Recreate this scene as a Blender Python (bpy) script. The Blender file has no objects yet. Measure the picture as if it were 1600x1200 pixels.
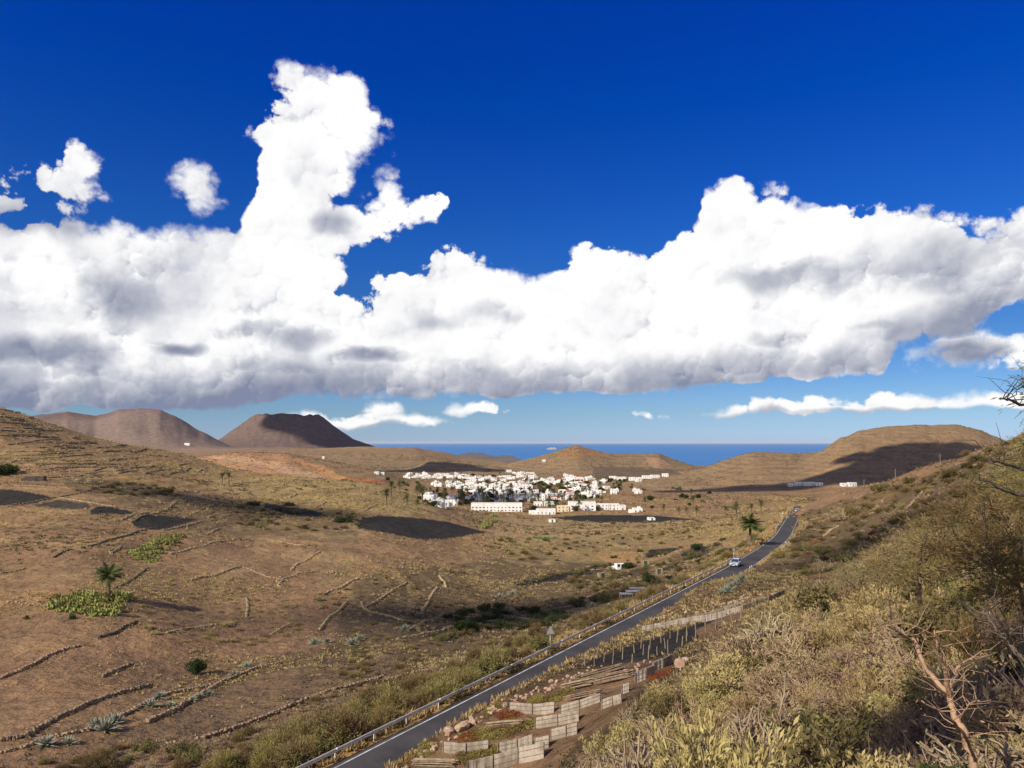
import bpy, bmesh, math, random
import numpy as np
from mathutils import Vector, Matrix

scene = bpy.context.scene
COL = scene.collection
R = math.radians
F = 1170.0            # focal length in pixels of a 1600 px wide frame
HOR = 692.0           # row of the sea horizon
rnd = random.Random(7)
nrs = np.random.RandomState(11)

# ------------------------------------------------------------------ camera
cam_d = bpy.data.cameras.new('camera')
cam = bpy.data.objects.new('camera', cam_d)
COL.objects.link(cam)
cam_d.sensor_width = 36.0
cam_d.lens = F / 1600.0 * 36.0
cam_d.shift_y = (HOR - 600.0) / 1600.0
cam_d.clip_start = 0.1
cam_d.clip_end = 600000.0
cam.location = (0, 0, 0)
cam.rotation_euler = (R(90), 0, 0)
scene.camera = cam

# ------------------------------------------------------------------ light and exposure
SUN_EL = 34.0
SUN_DIR = Vector((-0.77 * math.cos(R(SUN_EL)), -0.638 * math.cos(R(SUN_EL)), math.sin(R(SUN_EL))))
sun_d = bpy.data.lights.new('sun', 'SUN')
sun_d.energy = 5.0
sun_d.angle = R(0.53)
sun_d.color = (1.0, 0.90, 0.76)
sun = bpy.data.objects.new('sun', sun_d)
COL.objects.link(sun)
sun.rotation_euler = SUN_DIR.to_track_quat('Z', 'Y').to_euler()

scene.view_settings.view_transform = 'Standard'
scene.view_settings.look = 'None'
scene.view_settings.exposure = 0.22
scene.view_settings.gamma = 1.0
scene.view_settings.use_curve_mapping = False
scene.cycles.max_bounces = 6
scene.cycles.transparent_max_bounces = 8


class NT:
    """small helper to write node trees"""
    def __init__(self, tree):
        self.t = tree
        tree.nodes.clear()

    def n(self, kind, **kw):
        nd = self.t.nodes.new(kind)
        ins = kw.pop('ins', {})
        for k, v in kw.items():
            setattr(nd, k, v)
        for k, v in ins.items():
            self.put(nd.inputs[k], v)
        return nd

    def put(self, sock, v):
        if isinstance(v, bpy.types.NodeSocket):
            self.t.links.new(v, sock)
        elif v is not None:
            if sock.type == 'RGBA' and len(v) == 3:
                v = (*v, 1.0)
            sock.default_value = v

    def math(self, op, a, b=None, c=None, clamp=False):
        nd = self.t.nodes.new('ShaderNodeMath')
        nd.operation = op
        nd.use_clamp = clamp
        for i, v in enumerate((a, b, c)):
            if v is not None:
                self.put(nd.inputs[i], v)
        return nd.outputs[0]

    def vm(self, op, a, b=None, c=None):
        nd = self.t.nodes.new('ShaderNodeVectorMath')
        nd.operation = op
        for i, v in enumerate((a, b, c)):
            if v is not None:
                self.put(nd.inputs[i], v)
        return nd.outputs['Value'] if op in ('LENGTH', 'DOT_PRODUCT', 'DISTANCE') else nd.outputs['Vector']

    def mix(self, f, a, b, blend='MIX'):
        nd = self.t.nodes.new('ShaderNodeMix')
        nd.data_type = 'RGBA'
        nd.blend_type = blend
        self.put(nd.inputs[0], f)
        self.put(nd.inputs[6], a)
        self.put(nd.inputs[7], b)
        return nd.outputs[2]

    def noise(self, vec, scale, detail=4.0, rough=0.55, lac=2.0, out='Fac'):
        nd = self.n('ShaderNodeTexNoise', ins={'Vector': vec, 'Scale': scale, 'Detail': detail, 'Roughness': rough, 'Lacunarity': lac})
        return nd.outputs[out]

    def ramp(self, fac, stops, interp='LINEAR'):
        nd = self.t.nodes.new('ShaderNodeValToRGB')
        cr = nd.color_ramp
        cr.interpolation = interp
        while len(cr.elements) < len(stops):
            cr.elements.new(0.5)
        for e, (p, c) in zip(cr.elements, stops):
            e.position = p
            e.color = (*c, 1.0) if len(c) == 3 else c
        self.put(nd.inputs[0], fac)
        return nd.outputs[0]

    def smooth(self, x, lo, hi, a=0.0, b=1.0):
        nd = self.n('ShaderNodeMapRange', interpolation_type='SMOOTHSTEP',
                    ins={'Value': x, 'From Min': lo, 'From Max': hi, 'To Min': a, 'To Max': b})
        return nd.outputs[0]


# ------------------------------------------------------------------ world: clear sky with cumulus
def ang(u, v):
    """photo pixel -> (azimuth, slope) in units of 100 px"""
    s = (u - 800.0) / F
    az = math.atan(s)
    return az * F / 100.0, (HOR - v) / F * math.cos(az) * F / 100.0

TOPS = [(-300,420),(-100,372),(0,345),(60,338),(130,352),(200,362),(260,356),(330,358),(365,340),(384,318),(396,285),(408,250),(420,232),(432,212),(440,165),(450,128),(470,112),
    (484,112),(492,220),(500,350),(518,438),(534,456),(560,466),(600,474),(622,466),(640,438),(660,415),(690,386),(708,377),(730,396),(760,414),(800,420),(840,425),(880,410),(905,390),(925,382),(945,395),(970,404),
    (1010,400),(1040,385),(1065,362),(1090,350),(1103,322),(1110,296),(1150,286),(1190,296),(1205,291),(1225,285),(1246,292),(1262,322),(1282,340),(1310,336),(1345,331),(1380,336),
    (1420,333),(1460,341),(1490,354),(1520,351),(1550,351),(1575,336),(1600,329),(1650,330),(1800,380),(1950,450)]
BASES = [(-300,655),(0,638),(200,640),(380,638),(430,628),(470,616),(560,616),(620,620),(700,622),(800,620),(850,614),(950,613),(1050,608),(1120,602),(1180,598),(1260,590),(1340,580),
    (1378,574),(1398,540),(1450,530),(1510,512),(1545,486),(1560,472),(1600,470),(1800,500),(1950,520)]
CLOUD = [  # u, v, rx, ry  (direction of each lobe that stands clear of the main bank)
    (520,160,58,52),(545,198,46,46),(490,138,46,34),(455,205,50,36),(496,245,44,80),(478,340,48,90),(462,425,44,50),(512,380,24,26),(506,428,28,24),(512,335,20,24),(418,207,22,16),(580,214,10,22),
    (558,340,50,28),(606,300,24,42),(590,325,40,24),(640,320,48,17),(684,308,20,13),(515,345,40,26),
    (88,284,52,20),(132,260,24,17),(310,290,28,28),(350,306,36,10),(40,318,50,14),(1500,545,54,19),(1540,535,40,12),(618,438,20,12),
    (1170,644,110,5),(1190,638,46,9),(1320,638,120,7),(1300,632,40,8),(1450,631,150,8),(1410,625,50,9),(1490,624,40,9),(1570,627,90,8),
    (560,654,90,13),(650,655,60,11),(735,640,40,7),(600,642,46,13),(540,645,40,9),
]
SHADE = [  # u, v, rx, ry, amount : undersides and the sides turned from the sun
    (1230,430,150,26,.62),(1450,414,190,46,.62),(1590,440,90,44,.62),
    (765,492,62,22,.40),(588,560,72,15,.85),(285,540,48,12,.75),(180,470,62,42,.40),(40,556,130,26,.65),
    (450,522,95,24,.45),(1225,528,70,18,.5),(1430,503,90,12,.5),(1500,548,60,24,.85),(515,348,42,26,.55),(70,345,90,22,.40),
    (545,637,42,4,.8),(1320,645,260,7,.55),(600,664,120,7,.5),(880,600,260,26,.55),(380,612,300,22,.45),(470,575,110,20,.5),(690,500,60,20,.35),(1290,560,90,18,.5),
]

world = bpy.data.worlds.new('World')
scene.world = world
world.use_nodes = True
world.cycles.sampling_method = 'MANUAL'
world.cycles.sample_map_resolution = 512
W = NT(world.node_tree)
geo = W.n('ShaderNodeTexCoord')
sep = W.n('ShaderNodeSeparateXYZ', ins={0: geo.outputs['Generated']})
dx, dy, dz = sep.outputs
az = W.math('ARCTAN2', dx, dy)
hyp = W.math('SQRT', W.math('ADD', W.math('MULTIPLY', dx, dx), W.math('MULTIPLY', dy, dy)))
slope = W.math('DIVIDE', dz, W.math('MAXIMUM', hyp, 0.02))
P = W.n('ShaderNodeCombineXYZ', ins={0: W.math('MULTIPLY', az, F / 100), 1: W.math('MULTIPLY', slope, F / 100)}).outputs[0]
# edges of the lobes are bent by turbulence before the lobes are looked up
wv = W.n('ShaderNodeTexNoise', ins={'Vector': P, 'Scale': 1.1, 'Detail': 3.0, 'Roughness': 0.5}).outputs['Color']
warp = W.vm('MULTIPLY', W.vm('SUBTRACT', wv, (0.5, 0.5, 0.5)), (0.80, 0.50, 0.0))
PW = W.vm('ADD', P, warp)


def lobes(items, soft, pos):
    acc = None
    for it in items:
        u, v, rx, ry = it[:4]
        a, h = ang(u, v)
        rx, ry = rx / 100.0, ry / 100.0
        q = W.vm('MULTIPLY_ADD', pos, (1 / rx, 1 / ry, 0), (-a / rx, -h / ry, 0))
        ln = W.vm('LENGTH', q)
        if len(it) == 5:
            val = W.smooth(ln, 1.25, 0.15, 0.0, it[4])
            acc = val if acc is None else W.math('MAXIMUM', acc, val)
        else:
            m = min(rx, ry)
            val = W.math('MULTIPLY_ADD', ln, -m, m)
            acc = val if acc is None else W.math('SMOOTH_MAX', acc, val, soft)
    return acc

S = lobes(CLOUD, 0.05, PW)
psep = W.n('ShaderNodeSeparateXYZ', ins={0: PW}).outputs
AR, HR = 13.0, 6.0
def skyline(pts):
    nd = W.n('ShaderNodeFloatCurve')
    cm = nd.mapping
    cv = cm.curves[0]
    ps = []
    for u, v in pts:
        a, h = ang(u, v)
        ps.append(((a + AR) / (2 * AR), h / HR))
    cv.points[0].location = ps[0]; cv.points[1].location = ps[-1]
    for q_ in ps[1:-1]:
        cv.points.new(*q_)
    for q_ in cv.points:
        q_.handle_type = 'VECTOR'
    cm.update()
    W.put(nd.inputs['Value'], W.math('MULTIPLY_ADD', psep[0], 1 / (2 * AR), 0.5, clamp=True))
    return W.math('MULTIPLY', nd.outputs[0], HR)
top_h = skyline(TOPS)
base_h = skyline(BASES)
over_base = W.math('SUBTRACT', psep[1], base_h)
S_bank = W.math('MINIMUM', W.math('SUBTRACT', top_h, psep[1]), W.math('MULTIPLY', over_base, 1.6))
S_bank = W.math('MINIMUM', S_bank, 0.8)
S = W.math('SMOOTH_MAX', S, S_bank, 0.08)
# the same kind of sky goes on outside the frame
gen = W.noise(W.vm('MULTIPLY', P, (0.16, 0.30, 0.0)), 1.0, 3.0, 0.5)
band = W.math('MULTIPLY', W.smooth(slope, 0.06, 0.16), W.smooth(slope, 1.3, 0.7))
gen = W.math('MULTIPLY', W.math('SUBTRACT', W.math('MULTIPLY', gen, band), 0.44), 4.0)
side = W.math('MAXIMUM', W.smooth(W.math('ABSOLUTE', az), 0.74, 0.92), W.smooth(slope, 0.72, 0.95))
gen = W.math('SUBTRACT', gen, W.math('MULTIPLY', W.math('SUBTRACT', 1.0, side), 3.0))
S = W.math('MAXIMUM', W.math('SUBTRACT', S, W.math('MULTIPLY', side, 3.0)), gen)


def puff(pos, scale):
    """rounded heads of cumulus: a hemisphere in every cell"""
    v1 = W.n('ShaderNodeTexVoronoi', feature='F1', voronoi_dimensions='2D',
             ins={'Vector': pos, 'Scale': scale, 'Detail': 0.0, 'Randomness': 0.95}).outputs['Distance']
    return W.math('SQRT', W.math('MAXIMUM', W.math('MULTIPLY_ADD', W.math('MULTIPLY', v1, v1), -1.25, 1.0), 0.02))

nb = W.n('ShaderNodeTexNoise', ins={'Vector': P, 'Scale': 4.0, 'Detail': 4.0, 'Roughness': 0.6}).outputs['Color']
nv = W.vm('SUBTRACT', nb, (0.5, 0.5, 0.5))
PG = W.vm('ADD', W.vm('ADD', P, W.vm('MULTIPLY', W.vm('SUBTRACT', wv, (0.5, 0.5, 0.5)), (0.7, 0.6, 0.0))), W.vm('MULTIPLY', nv, (0.42, 0.38, 0.0)))
PB = W.vm('ADD', P, W.vm('MULTIPLY', nv, (0.44, 0.40, 0.0)))
PC = W.vm('ADD', P, W.vm('MULTIPLY', nv, (0.30, 0.30, 0.0)))
h1a, h1b = puff(PG, 1.05), puff(W.vm('ADD', PG, (-0.16, 0.20, 0.0)), 1.05)
h2a, h2b = puff(PB, 2.5), puff(W.vm('ADD', PB, (-0.07, 0.085, 0.0)), 2.5)
h3a, h3b = puff(PC, 5.6), puff(W.vm('ADD', PC, (-0.032, 0.038, 0.0)), 5.6)
lump = W.math('MULTIPLY_ADD', h1a, 0.46, W.math('MULTIPLY_ADD', h2a, 0.24, W.math('MULTIPLY_ADD', h3a, 0.11, -0.69)))
fine = W.noise(P, 7.0, 4.0, 0.6)
fine0 = W.math('SUBTRACT', fine, 0.5)
near_ = W.smooth(psep[1], 0.35, 1.1, 0.28, 1.0)
D = W.math('MULTIPLY_ADD', W.math('ADD', lump, 0.08), near_, W.math('SUBTRACT', S, 0.015))
D = W.math('ADD', D, W.math('MULTIPLY', W.math('MULTIPLY', fine0, 0.22), near_))
softn = W.noise(P, 0.55, 2.0, 0.5)
ew = W.smooth(softn, 0.40, 0.64, 0.06, 0.26)
alpha = W.n('ShaderNodeMapRange', interpolation_type='SMOOTHSTEP', ins={'Value': D, 'From Min': 0.0, 'From Max': W.math('MULTIPLY', ew, W.smooth(psep[1], 0.35, 1.1, 0.4, 1.0))}).outputs[0]
# shading of the cloud surface: relief towards the sun, undersides
relief = W.math('MULTIPLY', W.math('SUBTRACT', h1a, h1b), 0.60)
relief = W.math('MULTIPLY_ADD', W.math('SUBTRACT', h2a, h2b), 0.34, relief)
relief = W.math('MULTIPLY_ADD', W.math('SUBTRACT', h3a, h3b), 0.22, relief)
relief = W.math('MULTIPLY', relief, W.smooth(W.noise(P, 0.8, 3.0, 0.6), 0.38, 0.60, 0.25, 1.25))
lown = W.noise(PW, 0.75, 5.0, 0.55)
PS = W.vm('ADD', P, W.vm('MULTIPLY', W.vm('SUBTRACT', wv, (0.5, 0.5, 0.5)), (1.1, 0.5, 0.0)))
sh = lobes(SHADE, 0.0, PS)
shg = W.math('MULTIPLY', W.smooth(slope, 0.24, 0.08), W.math('MULTIPLY', side, 0.6))
sh = W.math('MAXIMUM', sh, shg)
psy = W.n('ShaderNodeSeparateXYZ', ins={0: PS}).outputs[1]
under = W.math('SUBTRACT', psy, base_h)
bank = W.smooth(S_bank, -0.25, 0.05)
sh = W.math('MAXIMUM', sh, W.math('MULTIPLY', W.math('MULTIPLY', W.smooth(under, 0.85, 0.0), 0.80), bank))
leftgrey = W.smooth(psep[0], 0.5, -5.5, -0.05, 0.22)
leftgrey = W.math('MULTIPLY', leftgrey, W.smooth(psep[1], 4.4, 2.6, 0.45, 1.0))
sh = W.math('ADD', sh, W.math('MULTIPLY', W.math('SUBTRACT', 0.50, lown), 1.35))
sh = W.math('ADD', sh, leftgrey)
sh = W.math('SUBTRACT', sh, W.math('MULTIPLY', relief, 1.15), clamp=True)
thin = W.smooth(D, 0.0, 0.20, 0.05, 0.0)
sh = W.math('ADD', sh, thin, clamp=True)
ccol = W.ramp(sh, [(0.0, (1.02, 1.02, 1.02)), (0.14, (0.95, 0.95, 0.96)), (0.30, (0.78, 0.785, 0.82)), (0.55, (0.53, 0.545, 0.62)), (0.8, (0.34, 0.365, 0.46)), (1.0, (0.22, 0.255, 0.38))])
sky = W.n('ShaderNodeTexSky', sky_type='NISHITA', sun_disc=False, sun_elevation=R(SUN_EL),
          sun_rotation=math.atan2(SUN_DIR.x, SUN_DIR.y), altitude=400.0, air_density=1.0, dust_density=0.2, ozone_density=3.0)
SKYG = W.n('ShaderNodeHueSaturation', ins={'Saturation': 1.45, 'Value': 1.0, 'Color': sky.outputs[0]}).outputs[0]
SKYG = W.mix(1.0, SKYG, W.ramp(W.math('MULTIPLY', slope, 1.5), [(0.0, (0.46, 0.68, 1.50)), (0.06, (0.46, 0.60, 0.96)), (0.20, (0.44, 0.53, 0.80)), (0.38, (0.46, 0.56, 1.0)), (0.8, (0.60, 0.42, 1.20))]), 'MULTIPLY')
SKY_STRENGTH = 0.1
tot = W.mix(alpha, SKYG, W.vm('SCALE', ccol, None))
tot_scale = tot.node.inputs[7].links[0].from_node
tot_scale.inputs['Scale'].default_value = 1.0 / SKY_STRENGTH
bg = W.n('ShaderNodeBackground', ins={'Color': tot, 'Strength': SKY_STRENGTH * 0.86})
W.n('ShaderNodeOutputWorld', ins={0: bg.outputs[0]})


# ------------------------------------------------------------------ object helpers
def tag(o, label=None, cat=None, group=None, kind=None):
    if label: o['label'] = label
    if cat: o['category'] = cat
    if group: o['group'] = group
    if kind: o['kind'] = kind
    return o

def empty(name, loc=(0, 0, 0), rz=0.0):
    o = bpy.data.objects.new(name, None)
    o.empty_display_size = 0.1
    COL.objects.link(o)
    o.location = loc
    o.rotation_euler = (0, 0, rz)
    return o

def obj(name, me, mat=None, parent=None, loc=None, rz=None):
    o = bpy.data.objects.new(name, me)
    COL.objects.link(o)
    if mat is not None and len(me.materials) == 0:
        me.materials.append(mat)
    if parent is not None: o.parent = parent
    if loc is not None: o.location = loc
    if rz is not None: o.rotation_euler = (0, 0, rz)
    return o

def copy_tree(o, parent=None):
    c = o.copy()
    COL.objects.link(c)
    c.parent = parent
    for ch in o.children:
        copy_tree(ch, c)
    return c

def pymesh(name, verts, faces, smooth=False):
    me = bpy.data.meshes.new(name)
    me.from_pydata([tuple(v) for v in verts], [], [tuple(f) for f in faces])
    me.update()
    if smooth:
        me.shade_smooth()
    return me

def npmesh(name, verts, faces, smooth=False):
    """verts (n,3), faces (m,k) arrays with the same k"""
    me = bpy.data.meshes.new(name)
    verts = np.ascontiguousarray(verts, dtype=np.float32)
    faces = np.ascontiguousarray(faces, dtype=np.int32)
    m, k = faces.shape
    me.vertices.add(len(verts))
    me.vertices.foreach_set('co', verts.ravel())
    me.loops.add(m * k)
    me.loops.foreach_set('vertex_index', faces.ravel())
    me.polygons.add(m)
    me.polygons.foreach_set('loop_start', np.arange(0, m * k, k, dtype=np.int32))
    me.update(calc_edges=True)
    me.validate()
    if smooth:
        me.shade_smooth()
    return me

class MB:
    """collects simple solids, builds one mesh"""
    def __init__(self):
        self.v, self.f = [], []

    def add(self, vs, fs):
        b = len(self.v)
        self.v += [tuple(p) for p in vs]
        self.f += [tuple(i + b for i in f) for f in fs]

    def box(self, c, s, rz=0.0, top=1.0, rx=0.0):
        cx, cy, cz = c
        hx, hy, hz = s[0] / 2, s[1] / 2, s[2] / 2
        pts = [(-hx, -hy, -hz), (hx, -hy, -hz), (hx, hy, -hz), (-hx, hy, -hz),
               (-hx * top, -hy * top, hz), (hx * top, -hy * top, hz), (hx * top, hy * top, hz), (-hx * top, hy * top, hz)]
        M = Matrix.Rotation(rz, 3, 'Z') @ Matrix.Rotation(rx, 3, 'X')
        self.add([tuple(M @ Vector(p) + Vector(c)) for p in pts],
                 [(3, 2, 1, 0), (4, 5, 6, 7), (0, 1, 5, 4), (1, 2, 6, 5), (2, 3, 7, 6), (3, 0, 4, 7)])

    def tube(self, pts, rad, n=6, cap=True):
        pts = [Vector(p) for p in pts]
        if not hasattr(rad, '__len__'):
            rad = [rad] * len(pts)
        base = len(self.v)
        for i, p in enumerate(pts):
            t = (pts[min(i + 1, len(pts) - 1)] - pts[max(i - 1, 0)]).normalized()
            a = t.cross(Vector((0, 0, 1)) if abs(t.z) < 0.9 else Vector((1, 0, 0))).normalized()
            b = t.cross(a)
            for k in range(n):
                w = 2 * math.pi * k / n
                self.v.append(tuple(p + (a * math.cos(w) + b * math.sin(w)) * rad[i]))
        for i in range(len(pts) - 1):
            for k in range(n):
                a0 = base + i * n + k
                a1 = base + i * n + (k + 1) % n
                self.f.append((a0, a1, a1 + n, a0 + n))
        if cap:
            self.f.append(tuple(base + k for k in range(n))[::-1])
            self.f.append(tuple(base + (len(pts) - 1) * n + k for k in range(n)))

    def mesh(self, name, smooth=False):
        return pymesh(name, self.v, self.f, smooth)

    def build(self, name, mat, parent=None, smooth=False, loc=None, rz=None):
        return obj(name, self.mesh(name, smooth), mat, parent, loc, rz)


# ------------------------------------------------------------------ materials
MATS = {}
def mat(name, col, col2=None, scale=3.0, rough=0.85, metal=0.0, bump=0.0, bscale=20.0, spec=0.3, per_object=0.0, detail=5.0, trans=0.0):
    if name in MATS:
        return MATS[name]
    m = bpy.data.materials.new(name)
    m.use_nodes = True
    t = NT(m.node_tree)
    tc = t.n('ShaderNodeTexCoord').outputs['Object']
    c = col
    if col2 is not None:
        fac = t.smooth(t.noise(tc, scale, detail, 0.6), 0.32, 0.68)
        c = t.mix(fac, col, col2)
    if per_object:
        oi = t.n('ShaderNodeObjectInfo').outputs['Random']
        hv = t.n('ShaderNodeHueSaturation', ins={'Hue': t.math('MULTIPLY_ADD', oi, per_object * 0.12, 0.5 - per_object * 0.06),
                 'Value': t.math('MULTIPLY_ADD', oi, per_object, 1.0 - per_object * 0.5)})
        t.put(hv.inputs['Color'], c)
        c = hv.outputs[0]
    p = t.n('ShaderNodeBsdfPrincipled', ins={'Base Color': c, 'Roughness': rough, 'Metallic': metal, 'Specular IOR Level': spec})
    if bump:
        bn = t.n('ShaderNodeBump', ins={'Strength': bump, 'Height': t.noise(tc, bscale, 4.0, 0.6), 'Distance': 0.1})
        t.put(p.inputs['Normal'], bn.outputs[0])
    sh = p.outputs[0]
    if trans:
        tl = t.n('ShaderNodeBsdfTranslucent', ins={'Color': c})
        sh = t.n('ShaderNodeMixShader', ins={0: trans, 1: p.outputs[0], 2: tl.outputs[0]}).outputs[0]
    t.n('ShaderNodeOutputMaterial', ins={0: sh})
    MATS[name] = m
    return m

# ------------------------------------------------------------------ terrain
def _hash(ix, iy, seed):
    h = (ix * 374761393 + iy * 668265263 + seed * 1274126177) & 0xFFFFFFFF
    h = ((h ^ (h >> 13)) * 1274126177) & 0xFFFFFFFF
    return ((h ^ (h >> 16)) & 0xFFFFFF) / float(0xFFFFFF)

def vnoise(x, y, seed=0):
    ix = np.floor(x).astype(np.int64); iy = np.floor(y).astype(np.int64)
    fx = x - ix; fy = y - iy
    fx = fx * fx * fx * (fx * (fx * 6 - 15) + 10); fy = fy * fy * fy * (fy * (fy * 6 - 15) + 10)
    a = _hash(ix, iy, seed); b = _hash(ix + 1, iy, seed); c = _hash(ix, iy + 1, seed); d = _hash(ix + 1, iy + 1, seed)
    return (a * (1 - fx) + b * fx) * (1 - fy) + (c * (1 - fx) + d * fx) * fy - 0.5

def fbm(x, y, octs=4, seed=0, gain=0.5):
    s = 0; a = 1.0
    for o in range(octs):
        s = s + a * vnoise(x * 2 ** o + 17.3 * o, y * 2 ** o - 9.1 * o, seed + o)
        a *= gain
    return s

def sstep(lo, hi, x):
    t = np.clip((x - lo) / (hi - lo), 0, 1)
    return t * t * (3 - 2 * t)

CP = []     # (azimuth, ln distance, slope)
def cp_z(u, Y, z):
    s = (u - 800.0) / F
    a = math.atan(s); Rr = Y / math.cos(a)
    CP.append((a, math.log(Rr), z / Rr))
def cp(u, v, Y):
    cp_z(u, Y, -(v - HOR) / F * Y)

for row in [
    (0,1200,68),(0,1130,83),(0,1040,112),(0,960,148),(0,900,190),(0,830,260),(0,790,320),(0,755,400),(0,720,490),(0,680,580),(0,637,690),
    (150,1200,70),(150,1100,90),(150,1000,125),(150,930,155),(150,870,215),(150,800,300),(150,760,380),(150,725,500),(150,700,640),(150,685,750),
    (300,1200,70),(300,1120,88),(300,1040,117),(300,960,158),(300,900,200),(300,850,265),(300,800,350),(300,770,430),(300,740,560),(300,714,800),
    (450,1200,66),(450,1120,88),(450,1040,120),(450,960,165),(450,900,215),(450,850,290),(450,800,400),(450,770,500),(450,744,640),
    (600,1130,68),(600,1100,85),(600,1050,112),(600,980,155),(600,920,205),(600,870,270),(600,835,330),(600,810,390),(600,785,470),(600,759,620),
    (700,1085,80),(700,1060,100),(700,1020,130),(700,960,185),(700,900,260),(700,860,330),(700,820,430),(700,796,560),
    (800,1030,105),(800,1000,145),(800,940,210),(800,890,290),(800,850,380),(800,830,480),(800,805,680),
    (900,985,130),(900,950,195),(900,905,270),(900,870,340),(900,840,430),(900,810,640),
    (1000,943,125),(1000,930,180),(1000,900,250),(1000,870,330),(1000,840,430),(1000,815,600),
    (1100,900,180),(1100,880,240),(1100,850,350),(1100,825,480),(1100,800,700),
    (1170,852,220),(1170,840,280),(1170,820,450),(1170,800,700),
    (1215,812,330),(1220,797,500),(1220,790,750),
    (1310,772,330),(1350,759,310),(1400,749,280),(1450,737,250),(1500,718,215),(1560,694,170),(1600,675,140),(1700,620,100),
    (1300,800,270),(1300,840,190),(1300,880,120),(1300,920,75),(1300,965,52),(1300,1040,33),(1300,1220,17),
    (1400,780,200),(1400,830,120),(1400,885,70),(1400,960,42),(1400,1070,24),(1400,1230,14),
    (1500,750,150),(1500,805,85),(1500,890,48),(1500,1020,24),(1500,1240,11),
    (1600,705,110),(1600,790,60),(1600,900,34),(1600,1040,18),(1600,1250,8),(1750,930,20),(1750,1250,6),
    (1200,905,100),(1200,945,72),(1200,1010,46),(1200,1215,21),
    (1100,960,85),(1100,985,68),(1100,1060,42),(1100,1210,26),
    (1000,1000,78),(1000,1035,58),(1000,1105,40),(1000,1205,31),
    (900,1060,62),(900,1110,47),(900,1205,37),(800,1120,52),(800,1200,43),(700,1160,50),(700,1200,46),(620,1200,48),
    (-250,1200,72),(-250,1000,130),(-250,880,230),(-250,790,340),(-250,700,480),(-250,620,640),
]:
    cp(*row)
for row in [
    (0,800,24),(0,1100,-15),(0,1700,-55),(150,900,-5),(150,1200,-35),(-250,800,55),(-250,1200,20),(-250,1800,-20),
    (300,1000,-40),(300,1500,-60),(450,800,-48),(450,1200,-62),(600,760,-55),(600,1000,-64),(700,720,-63),(700,1000,-67),
    (800,900,-67),(900,900,-67),(1000,850,-67),(1100,950,-67),(1000,1300,-67),(800,1300,-67),(900,1700,-66),(700,1600,-66),(1100,1600,-66),
    (1220,1000,-66),(1244,450,-45),(1244,700,-62),(1310,450,-48),(1400,400,-45),(1500,330,-38),(1600,240,-25),(1700,170,-15),
    (1400,800,-64),(1600,600,-60),(1300,1300,-66),(1600,1200,-66),(1750,900,-62),(1300,1900,-66),(1600,1900,-66),
    (0,2600,-40),(300,2600,-42),(600,2600,-60),(760,2600,-105),(900,2600,-120),(1080,2600,-135),(1300,2600,-135),(1700,2600,-135),(-250,2600,-40),
    (0,4500,-42),(300,4500,-40),(600,4500,-90),(760,4500,-260),(900,4500,-300),(1300,4500,-320),(1700,4500,-320),(-250,4500,-40),
    (-250,8000,-330),(0,8000,-330),(300,8000,-330),(600,8000,-330),(900,8000,-330),(1300,8000,-330),(1700,8000,-330),
    (800,3,-2.0),(0,3,-2.3),(1600,3,-1.7),(800,12,-6.0),(0,12,-7),(1000,12,-5.8),(800,25,-12.8),(0,25,-15),(400,25,-14.4),(400,40,-20.5),(0,40,-22),(400,12,-6.8),(400,52,-24.5),(0,52,-26.5),
    (-250,25,-15),(-250,12,-7),(1750,3,-1.6),(1750,60,3),
    (1244,344,-31),(1228,293,-29.6),(1215,219,-27.4),(1175,180,-26.2),(1100,128,-24.6),(1000,106,-24.0),(900,87,-23.4),(800,74,-23),(700,64,-22.7),(620,56,-22.4),(540,51,-22.3),
]:
    cp_z(*row)
CP = np.array(CP)
KA = 1.6
def _tps(r2):
    return 0.5 * r2 * np.log(r2 + 1e-12)
_n = len(CP)
_X = np.stack([CP[:, 0] * KA, CP[:, 1]], 1)
_d2 = ((_X[:, None, :] - _X[None, :, :]) ** 2).sum(-1)
_A = np.zeros((_n + 3, _n + 3))
_A[:_n, :_n] = _tps(_d2) + np.eye(_n) * 2e-4
_A[:_n, _n] = 1; _A[:_n, _n + 1:] = _X
_A[_n, :_n] = 1; _A[_n + 1:, :_n] = _X.T
_w = np.linalg.solve(_A, np.concatenate([CP[:, 2], np.zeros(3)]))
def slope_rbf(a, L):
    a = np.asarray(a, float) * KA; L = np.asarray(L, float)
    out = _w[_n] + _w[_n + 1] * a + _w[_n + 2] * L
    for i in range(_n):
        out = out + _w[i] * _tps((a - _X[i, 0]) ** 2 + (L - _X[i, 1]) ** 2)
    return out

# hills: skyline (u, v) of each hill, distance of its crest, half depth in front and behind
HILLS = [
    (1250, 420, 600, [(200,740),(300,713),(390,706),(450,708),(520,721),(600,739),(660,762),(700,790),(740,800)], -75),
    (2600, 700, 900, [(250,712),(380,703),(480,700),(570,697),(650,699),(690,706),(720,714),(790,722),(850,736),(900,740)], -95),
    (1900, 300, 400, [(590,752),(615,742),(640,733),(670,719),(700,720),(760,728),(800,735),(840,744)], -75),
    (2200, 560, 700, [(740,742),(780,734),(800,723),(850,712),(880,703),(893,699),(903,697),(913,699),(930,703),(960,709),(1000,709),(1030,708),(1045,714),(1085,729),(1105,737),(1130,745)], -90),
    (1560, 600, 700, [(1040,752),(1080,738),(1100,731),(1150,713),(1180,707),(1250,708),(1320,708),(1400,717)], -75),
    (1420, 480, 600, [(1230,735),(1262,716),(1285,703),(1310,686),(1340,674),(1380,667),(1430,664),(1500,664),(1530,671),(1560,684),(1600,702),(1700,735)], -75),
    (4400, 1100, 1200, [(-300,690),(-100,655),(50,648),(105,644),(150,650),(168,646),(185,641),(215,639),(250,642),(275,652),(300,666),(330,682),(360,697),(400,706),(440,712)], -60),
]
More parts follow.
